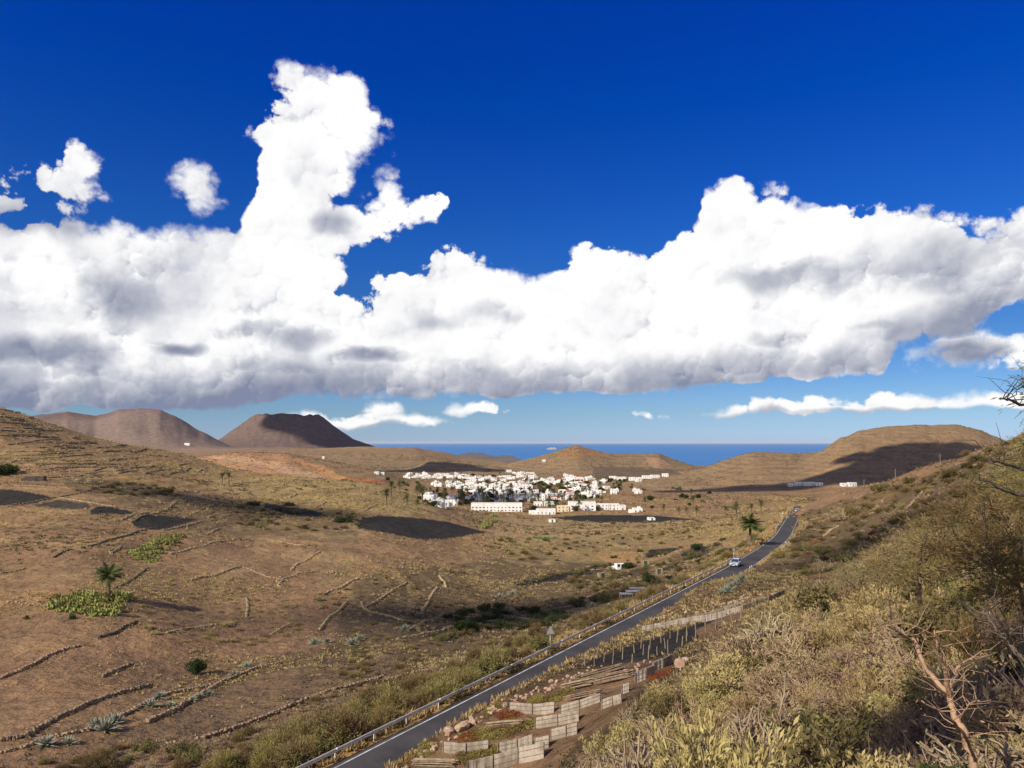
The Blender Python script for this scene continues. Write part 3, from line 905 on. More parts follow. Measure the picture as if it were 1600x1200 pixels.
def shrub_proto(kind, seed):
    rs = np.random.RandomState(seed)
    res = {}
    if kind == 'dry':
        st, t0, t1 = branching(rs, 18, 5, 4, 0.95, 1.0, r0=0.036)
        res['stems'] = join([sticks(*s, rs) for s in st])
        c = t0 + (t1 - t0) * rs.uniform(0.3, 1.1, (len(t0), 1))
        c = np.concatenate([c, c + rs.normal(0, 0.05, c.shape)])
        res['foliage'] = leaves(c, rs.uniform(0.08, 0.16, len(c)), rs, 0.4)
    elif kind == 'olive':
        st, t0, t1 = branching(rs, 14, 5, 5, 1.0, 1.0, r0=0.02)
        res['stems'] = join([sticks(*s, rs) for s in st])
        c = np.concatenate([t0 + (t1 - t0) * rs.uniform(0.2, 1.15, (len(t0), 1)) + rs.normal(0, 0.045, t0.shape) for _ in range(7)])
        res['foliage'] = leaves(c, rs.uniform(0.07, 0.15, len(c)), rs, 0.5)
    elif kind == 'yellow':
        st, t0, t1 = branching(rs, 18, 4, 3, 0.85, 1.0, r0=0.034)
        res['stems'] = join([sticks(*s, rs, 0.06) for s in st])
        tips = np.repeat(t1, 16, 0)
        dirs = np.repeat(t1 - t0, 16, 0); dirs /= np.linalg.norm(dirs, axis=1, keepdims=True) + 1e-9
        res['foliage'] = leaves(tips + rs.normal(0, 0.05, tips.shape), rs.uniform(0.07, 0.14, len(tips)), rs, 0.3, dirs * 0.8, 0.4)
    elif kind == 'broom':
        n = 520
        az = rs.uniform(0, 2 * math.pi, n); el = np.arccos(rs.uniform(0.1, 1.0, n) ** 0.75)
        ln = rs.uniform(0.55, 1.05, n)
        p0 = rs.normal(0, 0.10, (n, 3)); p0[:, 2] = np.abs(p0[:, 2])
        p0 += np.stack([np.cos(az) * np.sin(el), np.sin(az) * np.sin(el), np.cos(el) * 1.0], 1) * rs.uniform(0, 0.45, (n, 1))
        p1 = np.stack([np.cos(az) * np.sin(el), np.sin(az) * np.sin(el), np.cos(el) * 1.15], 1) * ln[:, None]
        p1 += rs.normal(0, 0.06, (n, 3))
        p1[:, 2] = np.abs(p1[:, 2])
        res['stems'] = sticks(p0[:90], p1[:90], np.full(90, .02), np.full(90, .006), rs)
        c = np.concatenate([p0 + (p1 - p0) * rs.uniform(0.35, 1.08, (n, 1)) + rs.normal(0, 0.03, p0.shape) for _ in range(8)])
        dirs = np.tile(p1 - p0, (8, 1)); dirs /= np.linalg.norm(dirs, axis=1, keepdims=True) + 1e-9
        res['foliage'] = leaves(c, rs.uniform(0.10, 0.22, len(c)), rs, 0.14, dirs * 1.2, 0.2)
    elif kind == 'antler':
        st, t0, t1 = branching(rs, 15, 4, 3, 1.0, 1.0, r0=0.05)
        st[2] = (st[2][0], st[2][1], st[2][2] * 1.5, st[2][3] * 2.0)
        res['stems'] = join([sticks(*s, rs, 0.08) for s in st])
        c = np.repeat(t1, 3, 0)
        res['foliage'] = leaves(c, rs.uniform(0.05, 0.1, len(c)), rs, 0.4)
    elif kind == 'mat':
        n = 900
        az = rs.uniform(0, 2 * math.pi, n); r_ = rs.uniform(0, 1, n) ** 0.6
        c = np.stack([np.cos(az) * r_, np.sin(az) * r_, (1 - r_ ** 2) * 0.42 * rs.uniform(0.4, 1.1, n)], 1)
        st, t0, t1 = branching(rs, 12, 3, 2, 0.4, 0.95, r0=0.02)
        res['stems'] = join([sticks(*s, rs) for s in st])
        res['foliage'] = leaves(c, rs.uniform(0.07, 0.14, n), rs, 0.6, None, 0.5)
    elif kind == 'round':
        n = 2600
        lc = rs.normal(0, .38, (9, 3)); lc[:, 2] = np.abs(lc[:, 2]) * .8; lr = rs.uniform(.34, .62, 9)
        k = rs.randint(0, 9, n)
        dd = rs.normal(0, 1, (n, 3)); dd /= np.linalg.norm(dd, axis=1, keepdims=True)
        c = lc[k] + dd * (lr[k] * rs.uniform(0.45, 1.12, n) ** 0.6)[:, None]
        c[:, 2] = np.maximum(c[:, 2] + 0.55, 0.05)
        st, t0, t1 = branching(rs, 8, 4, 3, 1.2, 0.9, r0=0.05)
        res['stems'] = join([sticks(*s, rs) for s in st])
        res['foliage'] = leaves(c, rs.uniform(0.12, 0.22, n), rs, 0.55)
    return {k: npmesh(kind + '_' + k, *v) for k, v in res.items()}

def leafmat(name, c1, c2, var=0.35, trans=0.25):
    return mat(name, c1, c2, scale=2.2, rough=0.75, spec=0.15, per_object=var, detail=3.0, trans=trans)
STEM = {
    'dry': leafmat('dry_twig', (0.42, 0.31, 0.20), (0.28, 0.20, 0.125), 0.4, 0.0),
    'olive': leafmat('brown_twig', (0.17, 0.12, 0.075), (0.11, 0.08, 0.05), 0.3, 0.0),
    'yellow': leafmat('pale_stem', (0.30, 0.25, 0.14), (0.22, 0.17, 0.09), 0.3, 0.0),
    'broom': leafmat('broom_stem', (0.20, 0.15, 0.08), (0.13, 0.10, 0.05), 0.3, 0.0),
    'antler': leafmat('grey_stem', (0.37, 0.29, 0.19), (0.25, 0.19, 0.12), 0.3, 0.0),
    'mat': leafmat('mat_stem', (0.20, 0.14, 0.08), (0.14, 0.10, 0.06), 0.3, 0.0),
    'round': leafmat('dark_stem', (0.12, 0.09, 0.06), (0.08, 0.06, 0.04), 0.3, 0.0),
}
LEAF = {
    'dry': leafmat('dry_leaf', (0.40, 0.285, 0.155), (0.26, 0.185, 0.095), 0.5),
    'olive': leafmat('olive_leaf', (0.215, 0.175, 0.068), (0.115, 0.10, 0.038), 0.5),
    'yellow': leafmat('yellow_leaf', (0.50, 0.385, 0.175), (0.33, 0.255, 0.105), 0.35),
    'broom': leafmat('broom_spray', (0.33, 0.245, 0.105), (0.19, 0.155, 0.058), 0.45),
    'antler': leafmat('grey_leaf', (0.36, 0.31, 0.19), (0.28, 0.24, 0.13), 0.3),
    'mat': leafmat('mat_leaf', (0.33, 0.245, 0.075), (0.19, 0.155, 0.05), 0.5),
    'round': leafmat('dark_leaf', (0.050, 0.075, 0.022), (0.030, 0.048, 0.016), 0.3),
    'red': leafmat('red_leaf', (0.30, 0.075, 0.035), (0.22, 0.10, 0.035), 0.4),
    'pear': leafmat('pear_leaf', (0.30, 0.285, 0.085), (0.15, 0.17, 0.045), 0.5, 0.0),
    'tamarisk': leafmat('tamarisk_leaf', (0.27, 0.195, 0.072), (0.125, 0.105, 0.036), 0.45),
}
PROTO = {}
for k_, seeds in {'dry': (1, 2, 3), 'olive': (4, 5, 6), 'yellow': (7, 8), 'broom': (9, 10, 11), 'antler': (12, 13), 'mat': (14, 15), 'round': (16, 17)}.items():
    PROTO[k_] = [shrub_proto(k_, s) for s in seeds]
_leafcopy = {}
def shrub(kind, loc, rad, hgt, name, label, cat, group, leaf=None, rz=None, lean=(0, 0)):
    pr = PROTO[kind][rnd.randrange(len(PROTO[kind]))]
    e = empty(name, loc, rnd.uniform(0, 6.28) if rz is None else rz)
    e.rotation_euler.x, e.rotation_euler.y = lean
    e.scale = (rad, rad * rnd.uniform(0.85, 1.15), hgt)
    lm = LEAF[leaf or kind]
    for pn in ('stems', 'foliage'):
        me = pr[pn]
        if pn == 'foliage' and leaf:
            key = (me.name, leaf)
            if key not in _leafcopy:
                _leafcopy[key] = me.copy(); _leafcopy[key].materials.clear()
            me = _leafcopy[key]
        obj(pn, me, STEM[kind] if pn == 'stems' else lm, e)
    return tag(e, label, cat, group)

# palms: trunk, crown of arching fronds
def palm_proto(seed, lod):
    rs = np.random.RandomState(seed)
    H = 1.0
    m = MB()
    lean = rs.uniform(-0.04, 0.04, 2)
    zs = np.linspace(0, 0.74, 6)
    m.tube([(lean[0] * z, lean[1] * z, z) for z in zs], [0.05, 0.042, 0.038, 0.037, 0.040, 0.052], 7)
    top = np.array([lean[0] * .74, lean[1] * .74, 0.74])
    V, Fc = [], []
    nf = 44 if lod else 24
    b = 0
    for i in range(nf):
        a = rs.uniform(0, 2 * math.pi); el = rs.uniform(-0.35, 1.4); L = rs.uniform(0.33, 0.44)
        ns = 7 if lod else 5
        p_ = top.copy(); d = np.array([math.cos(a) * math.cos(el), math.sin(a) * math.cos(el), math.sin(el)])
        sidev = np.array([-math.sin(a), math.cos(a), 0])
        pts = [p_.copy()]
        for s_ in range(ns):
            d = d + np.array([0, 0, -0.13]); d /= np.linalg.norm(d)
            p_ = p_ + d * L / ns; pts.append(p_.copy())
        pts = np.array(pts)
        # leaflets: separate blades either side of the rachis, drooping
        for s_ in range(ns):
            for sub in range(2 if lod else 1):
                t_ = (s_ + 0.3 + 0.5 * sub)
                i0 = int(t_); q_ = pts[i0] + (pts[min(i0 + 1, ns)] - pts[i0]) * (t_ - i0)
                dd = pts[min(i0 + 1, ns)] - pts[i0]; dd /= np.linalg.norm(dd)
                wl = 0.10 * math.sin(math.pi * min(1, (t_ + 0.9) / (ns + 0.9))) + 0.015
                for sg in (-1, 1):
                    tip = q_ + sidev * sg * wl + dd * wl * 0.7 + np.array([0, 0, -wl * 0.35])
                    w_ = dd * (0.017 if lod else 0.03)
                    V += [q_ - w_, q_ + w_, tip]
                    Fc.append((b, b + 1, b + 2)); b += 3
        for s_ in range(ns):
            w_ = np.array([0, 0, 0.004])
            V += [pts[s_] - w_, pts[s_] + w_, pts[s_ + 1]]
            Fc.append((b, b + 1, b + 2)); b += 3
    return m.mesh('palm_trunk'), npmesh('palm_crown', np.array(V), np.array(Fc))
PALM = [palm_proto(31, True), palm_proto(32, True), palm_proto(33, False), palm_proto(34, False)]
trunkm = mat('palm_bark', (0.17, 0.125, 0.085), (0.10, 0.075, 0.05), scale=14, bump=0.6, bscale=30)
palmm = leafmat('palm_leaf', (0.115, 0.120, 0.040), (0.065, 0.080, 0.024), 0.35, 0.15)
def palm(loc, h, label, group, lod=False, rad=1.0):
    pr = PALM[rnd.randrange(2) + (0 if lod else 2)]
    e = empty('palm_tree', loc, rnd.uniform(0, 6.28))
    e.scale = (h * rad, h * rad, h)
    obj('trunk', pr[0], trunkm, e); obj('crown', pr[1], palmm, e)
    return tag(e, label, 'palm tree', group)

# agave rosette
def agave_proto(seed):
    rs = np.random.RandomState(seed)
    m = MB()
    for i in range(34):
        a = i * 2.39996 + rs.uniform(-.2, .2); el = 0.15 + 1.25 * (i / 34.0) + rs.uniform(-.1, .1); L = rs.uniform(0.8, 1.1) * (1.0 - 0.25 * i / 34)
        d = np.array([math.cos(a) * math.cos(el), math.sin(a) * math.cos(el), math.sin(el)])
        s_ = np.array([-math.sin(a), math.cos(a), 0]); nrm = np.cross(d, s_)
        p0 = d * 0.05; p1 = d * L * 0.45; p2 = d * L + np.array([0, 0, -0.05 * L])
        w0, w1 = 0.06, 0.085
        vs = [p0 - s_ * w0, p0 + s_ * w0, p1 - s_ * w1 + nrm * -0.02, p1 + s_ * w1 + nrm * -0.02, p2, p1 + nrm * 0.035, p0 + nrm * 0.04]
        m.add(vs, [(0, 6, 5, 2), (6, 1, 3, 5), (2, 5, 4), (5, 3, 4), (0, 2, 3, 1), (2, 4, 3)])
    return m.mesh('agave_leaves', False)
AGAVE = [agave_proto(41), agave_proto(42)]
agm = leafmat('agave_leaf', (0.29, 0.31, 0.225), (0.19, 0.215, 0.155), 0.3, 0.0)
def agave(u, v, rad, label, group='blue-grey agaves'):
    p_ = hit(u, v)
    e = empty('agave_plant', p_, rnd.uniform(0, 6.28))
    e.scale = (rad, rad, rad * 1.05)
    obj('leaves', AGAVE[rnd.randrange(2)], agm, e)
    return tag(e, label, 'agave', group)

# ------------------------------------------------------------------ dry stone walls
ORD = ['first', 'second', 'third', 'fourth', 'fifth', 'sixth', 'seventh', 'eighth', 'ninth', 'tenth', 'eleventh', 'twelfth', 'thirteenth',
       'fourteenth', 'fifteenth', 'sixteenth', 'seventeenth', 'eighteenth', 'nineteenth', 'twentieth', 'twenty-first', 'twenty-second', 'twenty-third',
       'twenty-fourth', 'twenty-fifth', 'twenty-sixth', 'twenty-seventh', 'twenty-eighth', 'twenty-ninth', 'thirtieth', 'thirty-first', 'thirty-second',
       'thirty-third', 'thirty-fourth', 'thirty-fifth', 'thirty-sixth', 'thirty-seventh', 'thirty-eighth', 'thirty-ninth', 'fortieth']
CUBE = np.array([(-1, -1, -1), (1, -1, -1), (1, 1, -1), (-1, 1, -1), (-1, -1, 1), (1, -1, 1), (1, 1, 1), (-1, 1, 1)], float) * 0.5
CUBEF = np.array([(3, 2, 1, 0), (4, 5, 6, 7), (0, 1, 5, 4), (1, 2, 6, 5), (2, 3, 7, 6), (3, 0, 4, 7)])
def stones_mesh(name, pos, size, rs):
    n = len(pos)
    V = CUBE[None] * (1 + rs.uniform(-0.32, 0.22, (n, 8, 3))) * size[:, None, :]
    a = rs.uniform(0, 6.28, n); c, s_ = np.cos(a)[:, None], np.sin(a)[:, None]
    x = V[..., 0] * c - V[..., 1] * s_; y = V[..., 0] * s_ + V[..., 1] * c
    V = np.stack([x, y, V[..., 2]], -1) + pos[:, None, :]
    return npmesh(name, V.reshape(-1, 3), (np.arange(n)[:, None, None] * 8 + CUBEF[None]).reshape(-1, 4))
basalt = mat('basalt_stone', (0.135, 0.098, 0.072), (0.075, 0.056, 0.044), scale=1.3, bump=0.4, bscale=6, per_object=0.3)
tanst = mat('pale_stone', (0.40, 0.285, 0.175), (0.27, 0.185, 0.115), scale=1.1, bump=0.4, bscale=6, per_object=0.25)
midst = mat('brown_stone', (0.29, 0.205, 0.13), (0.19, 0.135, 0.09), scale=1.2, bump=0.4, bscale=6, per_object=0.3)
WALLPTS = []
def stone_wall(pts, h, m, label, group, w=0.5):
    P3 = [hit(*p_) for p_ in pts]
    P3 = [p_ for p_ in P3 if p_ is not None]
    if len(P3) < 2: return
    d = np.mean([p_.y for p_ in P3])
    step = max(0.20, 0.0014 * d)
    h = max(h * 0.45, 0.0014 * d)
    pos, size = [], []
    for a, b in zip(P3[:-1], P3[1:]):
        L = (b - a).length
        if L > 160: continue
        nrm = Vector((-(b - a).y, (b - a).x, 0)).normalized()
        for k in range(max(1, int(L / step))):
            t_ = (k + rnd.random()) / max(1, int(L / step))
            p_ = a + (b - a) * t_
            for lay in range(max(1, int(round(h / (step * 0.8))))):
                q_ = p_ + nrm * rnd.uniform(-w, w) * 0.4 * (1 - 0.15 * lay)
                z = float(ground_z(q_.x, q_.y)) + step * 0.25 + lay * step * 0.62
                if lay and rnd.random() < 0.2: continue
                pos.append((q_.x, q_.y, z)); s_ = step * rnd.uniform(0.9, 1.7)
                size.append((s_ * 1.15, s_ * 0.9, s_ * 0.85))
    WALLPTS.append((np.array(pos), d))
    o = P3[0]
    pos = np.array(pos) - np.array(o)
    me = stones_mesh('dry_stone_wall', pos, np.array(size), nrs)
    tag(obj('dry_stone_wall', me, m, None, o), label, 'stone wall', group, 'thing')

# terrace walls of the left hill, read from the top row down
TERR = [
    [(0,640),(30,645),(48,652)],[(0,651),(35,655)],[(0,660),(40,663)],[(35,651),(75,668),(110,680)],[(0,673),(40,674),(68,675)],[(0,681),(30,682),(68,681)],
    [(12,695),(45,691),(95,686)],[(60,700),(110,697),(130,699)],[(115,694),(140,690)],[(150,700),(195,698)],[(176,698),(200,696)],[(214,706),(232,702)],
    [(95,707),(125,704)],[(160,706),(205,705)],[(80,716),(110,713),(145,711)],[(8,726),(25,720)],[(60,729),(85,724),(125,730)],[(130,727),(180,726)],[(205,731),(252,729)],
    [(72,738),(100,733),(126,730)],[(146,736),(165,731)],[(122,745),(140,740),(160,736)],[(185,740),(215,736)],[(170,718),(215,716)],[(225,740),(262,734)],[(265,742),(298,732)],
    [(280,727),(298,724)],[(310,738),(322,731)],[(345,742),(352,738)],[(372,734),(392,737)],[(230,712),(262,714)],[(100,722),(150,720)],
]
for i, w_ in enumerate(TERR):
    stone_wall(w_, 0.9, basalt if i % 3 else midst, 'dark stone terrace wall on the left hill, %s row counted from its crest' % ORD[i], 'terrace walls on the left hill')
def contour_wall(u, v, length, m, label, group):
    p_ = hit(u, v)
    if p_ is None or p_.y > 900: return
    x, y = p_.x, p_.y
    pts = []
    for k in range(7):
        uu, vv = pix((x, y, float(ground_z(x, y))))
        pts.append((uu, vv))
        gx = float(ground_z(x + 3, y) - ground_z(x - 3, y)); gy = float(ground_z(x, y + 3) - ground_z(x, y - 3))
        L = math.hypot(gx, gy) + 1e-6
        tx, ty = -gy / L, gx / L
        if tx < 0: tx, ty = -tx, -ty
        x += tx * length / 6; y += ty * length / 6
    stone_wall(pts, 0.7, m, label, group)
for k in range(58):
    v = 648 + 108 * (k / 57.0) + rnd.uniform(-3, 3)
    u = rnd.uniform(-5, 60 + max(0, v - 650) * 2.6)
    if u > 290: continue
    contour_wall(u, v, rnd.uniform(25, 60), basalt if k % 3 else tanst, 'thin terrace line on the left hill', 'thin terrace lines on the left hill')
for k in range(5):
    contour_wall(rnd.uniform(440, 640), rnd.uniform(850, 965), rnd.uniform(12, 30), tanst, 'thin pale terrace line across the middle slope', 'thin terrace lines on the middle slope')
for k in range(4):
    contour_wall(rnd.uniform(820, 1120), rnd.uniform(825, 895), rnd.uniform(15, 35), midst, 'thin terrace line on the ravine bank', 'thin terrace lines on the ravine bank')
FIELDW = [
    ([(0,897),(25,893),(40,889)], 1.1, midst, 'low stone wall at the left edge above the row of rocks'),
    ([(84,872),(97,864),(110,859)], 1.2, basalt, 'short black stone wall above the near palm'),
    ([(136,855),(160,848),(185,841),(215,831),(240,826)], 1.1, basalt, 'long black stone wall sloping up to the black cinder field'),
    ([(20,789),(50,785),(90,777),(120,772),(147,765)], 1.2, basalt, 'stone wall between the two leftmost cinder fields'),
    ([(90,777),(130,784),(180,792),(255,799)], 0.8, tanst, 'pale straight wall above the cinder fields on the left'),
    ([(190,813),(210,805),(232,802)], 1.3, midst, 'curved double wall at the upper left of the black cinder field'),
    ([(205,817),(225,806),(250,802),(285,808)], 1.0, basalt, 'wall rimming the top of the small black cinder field'),
    ([(255,829),(285,823),(310,816),(338,812)], 1.0, midst, 'wall along the lower rim of the small black cinder field'),
    ([(255,799),(275,785),(293,773)], 1.1, midst, 'straight diagonal wall left of the paired walls under the palms'),
    ([(305,802),(325,793),(343,783)], 1.1, midst, 'straight diagonal wall right of the paired walls under the palms'),
    ([(293,773),(320,778),(345,784)], 0.7, tanst, 'pale wall joining the tops of the two diagonal walls'),
    ([(322,836),(335,829),(345,826)], 0.9, tanst, 'short wall beside the green patch below the cinder fields'),
    ([(170,862),(190,855),(172,866)], 0.9, midst, 'short wall next to the upper prickly pear patch'),
    ([(265,866),(300,857),(330,848),(370,843),(420,844),(480,853)], 0.7, tanst, 'long pale wall curving across the middle brown field'),
    ([(455,892),(470,880),(490,867),(500,862)], 0.9, tanst, 'hook-shaped pale wall in the middle of the brown slope'),
    ([(0,1062),(30,1050),(60,1035),(90,1020),(125,1010)], 1.0, tanst, 'rubble wall rising from the left edge across bare soil'),
    ([(160,1059),(190,1045),(207,1039)], 0.9, midst, 'short dark wall alone in the bare near field'),
    ([(152,998),(180,990),(195,980),(215,972)], 1.0, basalt, 'dark rubble wall below the near prickly pear patch'),
    ([(180,920),(200,910),(220,896),(232,888)], 1.1, basalt, 'dark wall running up from the near palm trunk'),
    ([(290,909),(320,902),(350,894),(378,886)], 0.8, tanst, 'pale wall climbing right of the near palm'),
    ([(378,886),(420,902),(450,908)], 0.7, tanst, 'pale wall falling right from the field corner'),
    ([(385,966),(387,950),(386,935)], 0.9, midst, 'upright wall stub in the scrubby middle field'),
    ([(260,990),(300,982),(340,976),(375,972)], 0.7, tanst, 'faint pale wall line above the round green bush'),
    ([(425,992),(440,982),(455,975)], 0.8, tanst, 'short pale wall at the right end of the scrubby field'),
    ([(0,1160),(40,1152),(60,1140),(90,1123),(140,1100),(190,1083),(240,1072)], 1.0, midst, 'long rubble wall above the agave row'),
    ([(0,1178),(40,1168),(70,1155),(140,1142),(200,1115),(260,1085),(330,1072)], 0.7, tanst, 'pale edging wall of the path by the agaves'),
    ([(230,1130),(270,1112),(310,1090),(350,1065),(400,1045),(445,1035)], 0.9, tanst, 'pale wall just below the agave row'),
    ([(240,1168),(300,1160),(350,1145),(420,1120),(470,1098),(540,1075),(600,1058)], 0.9, tanst, 'long pale wall below the agaves reaching the roadside shrubs'),
    ([(500,985),(515,965),(530,955),(542,942)], 1.1, tanst, 'upper steep pale wall left of the ravine'),
    ([(505,930),(530,920),(550,908),(575,900)], 0.9, tanst, 'uppermost of the slanting pale walls in mid slope'),
    ([(570,950),(600,933),(620,920),(636,911)], 0.9, tanst, 'slanting pale wall ending near the slope centre'),
    ([(660,955),(670,940),(678,925),(684,918)], 1.0, tanst, 'steep pale wall nearest to the ravine'),
    ([(686,900),(695,910),(697,918)], 0.9, tanst, 'short pale wall right of the slanting walls'),
    ([(640,985),(690,962),(760,958)], 0.8, midst, 'wall at the upper rim of the shaded terrace'),
    ([(620,1000),(680,988),(740,975),(800,965),(830,968)], 0.9, midst, 'wall under the shaded terrace with rubble'),
    ([(600,1065),(640,1052),(700,1045)], 0.8, tanst, 'pale wall end hidden in roadside shrubs'),
    ([(805,915),(850,902),(900,893),(945,884)], 0.8, basalt, 'edge wall of the narrow cinder strip in the valley'),
    ([(890,938),(925,932),(955,918),(980,908)], 0.9, tanst, 'pale wall beside the sheeted garden below the road'),
    ([(850,955),(880,950),(900,944)], 0.9, midst, 'rubble wall below the sheeted garden'),
    ([(1010,885),(1060,878),(1100,872),(1135,862)], 0.8, tanst, 'pale wall under the two dark plots by the road'),
    ([(1055,862),(1072,860)], 0.8, tanst, 'whitish wall left of the round dark bush'),
    ([(1096,850),(1122,847)], 0.8, tanst, 'whitish wall right of the round dark bush'),
    ([(1122,848),(1112,858),(1100,870)], 1.0, basalt, 'black wall closing the plot by the roadside palm'),
    ([(1364,802),(1372,790),(1380,782)], 1.1, tanst, 'lower of two orange-lit walls on the right slope'),
    ([(1417,795),(1435,778),(1450,763)], 1.3, tanst, 'upper of two orange-lit walls on the right slope'),
    ([(1288,838),(1300,828),(1312,822)], 0.9, tanst, 'pale wall end beside the grey bush on the right slope'),
    ([(1222,862),(1228,850),(1240,842)], 0.9, tanst, 'pale kerb wall at the right road bend'),
    ([(1095,772),(1112,782),(1150,797)], 0.9, basalt, 'dark boundary wall running down to the tall palms'),
    ([(440,905),(470,895),(500,893)], 0.7, tanst, 'faint pale wall near the field corner bushes'),
    ([(425,770),(432,764)], 1.0, tanst, 'small pale wall on the olive knoll, left one'),
    ([(452,778),(463,772)], 1.0, tanst, 'small pale wall on the olive knoll, right one'),
    ([(567,800),(590,788)], 1.0, tanst, 'pale wall left of the lone palm on the knoll'),
    ([(495,793),(510,784)], 1.0, midst, 'wall by the dark strip below the knoll'),
]
for w_, h, m, lab in FIELDW:
    stone_wall(w_, h, m, lab, 'dry stone field walls')

# ------------------------------------------------------------------ houses
whitew = mat('whitewash', (0.80, 0.79, 0.76), (0.66, 0.64, 0.60), scale=0.35, rough=0.9, per_object=0.18)
creamw = mat('cream_render', (0.72, 0.62, 0.44), (0.66, 0.55, 0.38), scale=0.3, rough=0.9)
darkglass = mat('dark_window', (0.035, 0.04, 0.05), None, rough=0.2, spec=0.5)
greenwood = mat('green_shutter', (0.03, 0.075, 0.05), (0.02, 0.05, 0.035), scale=3)
roofm = mat('flat_roof', (0.55, 0.53, 0.50), (0.42, 0.40, 0.38), scale=0.4)
tilem = mat('roof_tile', (0.42, 0.18, 0.10), (0.30, 0.12, 0.07), scale=2)
winme = MB(); winme.box((0, 0, 0), (1.0, 0.08, 1.1)); winme = winme.mesh('window')
shume = MB(); shume.box((-0.72, -0.02, 0), (0.4, 0.06, 1.15)); shume.box((0.72, -0.02, 0), (0.4, 0.06, 1.15)); shume = shume.mesh('shutter')
doorme = MB(); doorme.box((0, 0, 0), (1.1, 0.08, 2.1)); doorme = doorme.mesh('door')
def house(x, y, w, d, h, rz, label, group, wallm=whitew, wing=True, nwin=None, name='house', tile=False, detail=True):
    z = float(ground_z(x, y))
    e = empty(name, (x, y, z - 0.3), rz)
    h += 0.3
    m = MB()
    m.box((0, 0, h / 2 - 0.6), (w, d, h + 1.2))
    t_ = 0.25                                   # parapet
    for (cx, cy, sx, sy) in ((0, -d / 2 + t_ / 2, w, t_), (0, d / 2 - t_ / 2, w, t_), (-w / 2 + t_ / 2, 0, t_, d - 2 * t_), (w / 2 - t_ / 2, 0, t_, d - 2 * t_)):
        m.box((cx, cy, h + 0.22), (sx, sy, 0.44))
    if wing:
        ww, wh = w * rnd.uniform(0.35, 0.55), h * rnd.uniform(0.6, 0.85)
        sx = rnd.choice((-1, 1))
        m.box((sx * (w / 2 + ww / 2 - 0.05), rnd.uniform(-0.15, 0.15) * d, wh / 2 - 0.6), (ww, d * 0.7, wh + 1.2))
        if rnd.random() < 0.5:
            m.box((-sx * w * 0.2, d * 0.1, h + 0.9), (w * 0.3, d * 0.35, 1.9))
    m.build('wall', wallm, e)
    r_ = MB()
    if tile:
        r_.add([(-w / 2 - .2, -d / 2 - .2, h + .46), (w / 2 + .2, -d / 2 - .2, h + .46), (w / 2 + .2, d / 2 + .2, h + .46), (-w / 2 - .2, d / 2 + .2, h + .46), (-w / 2 - .2, 0, h + d * .22 + .4), (w / 2 + .2, 0, h + d * .22 + .4)],
               [(0, 1, 5, 4), (2, 3, 4, 5), (0, 4, 3), (1, 2, 5), (3, 2, 1, 0)])
    else:
        r_.box((0, 0, h + 0.06), (w - 2 * t_ - 0.02, d - 2 * t_ - 0.02, 0.12))
    r_.build('roof', tilem if tile else roofm, e)
    if detail:
        n = nwin if nwin is not None else max(1, int(w / 3.2))
        floors = 2 if h > 5.2 else 1
        dk = rnd.randrange(n)
        for fl in range(floors):
            for i in range(n):
                xx = -w / 2 + (i + 0.5) * w / n
                zz = 1.9 + fl * 2.9
                if i == dk and fl == 0:
                    obj('door', doorme, greenwood, e, (xx, -d / 2 - 0.03, 1.35))
                else:
                    wo = obj('window', winme, darkglass, e, (xx, -d / 2 - 0.03, zz))
                    if nwin is not None and rnd.random() < 0.5:
                        obj('shutter', shume, greenwood, wo)
    return tag(e, label, 'house', group)

VILLAGE = [  # u range, v range, count, width range m, where, group
    ((660,732),(742,748),20,(9,16),'at the village edge under the dark hill','village houses at the far left edge'),
    ((733,796),(745,753),19,(8,15),'at the back left of the village','village houses at the back'),
    ((798,838),(740,757),22,(7,13),'on the rise behind the village','village houses on the rise'),
    ((845,912),(750,757),18,(9,17),'behind the dark tree belt','village houses behind the tree belt'),
    ((622,664),(741,748),8,(7,12),'left of the village under the dark hill','village houses left of the village'),
    ((930,1000),(752,772),10,(7,12),'in the orchard right of the village','village houses in the orchard'),
    ((880,926),(744,750),6,(8,14),'uphill of the tree belt','village houses uphill right'),
    ((680,738),(754,762),15,(8,14),'on the open left flank of the village','village houses on the left flank'),
    ((722,830),(757,767),30,(8,16),'in the sunlit middle band of the village','village houses in the middle band'),
    ((664,712),(779,792),11,(8,14),'at the near left village end','village houses at the near left'),
    ((735,826),(768,786),30,(7,13),'among the shaded village palms','village houses among the shaded palms'),
    ((826,892),(769,783),20,(7,14),'right of the shaded village centre','village houses right of centre'),
    ((890,934),(760,779),16,(8,15),'in the bright right village cluster','village houses in the bright right cluster'),
]
hs = []
for (u0, u1), (v0, v1), n, (w0, w1), where, grp in VILLAGE:
    placed = []
    for tries in range(n * 12):
        if len(placed) >= n: break
        u = rnd.uniform(u0, u1); v = rnd.uniform(v0, v1)
        p_ = hit(u, v, 560)
        if p_ is None or p_.y > 2300: continue
        if any((p_.x - q_.x) ** 2 + ((p_.y - q_.y) * 0.6) ** 2 < 13 ** 2 for q_ in hs): continue
        placed.append(p_); hs.append(p_)
        house(p_.x, p_.y, rnd.uniform(w0, w1) * .82, rnd.uniform(6, 9), rnd.choice((3.0, 3.2, 3.5, 3.8, 5.4)), rnd.uniform(-0.35, 0.35),
              'white flat-roofed house ' + where, grp, tile=rnd.random() < 0.05)
def big_house(u0, u1, v, hpx, label, wallm=whitew, d=9, rz=0.0, nwin=None, wing=False, name='house', lo=520, tile=False):
    p_ = hit((u0 + u1) / 2, v, lo)
    w = (u1 - u0) / F * p_.y
    hs.append(p_)
    return house(p_.x, p_.y + d / 2, w, d, hpx / F * p_.y, rz, label, 'houses along the village front', wallm, wing, nwin, name, tile)
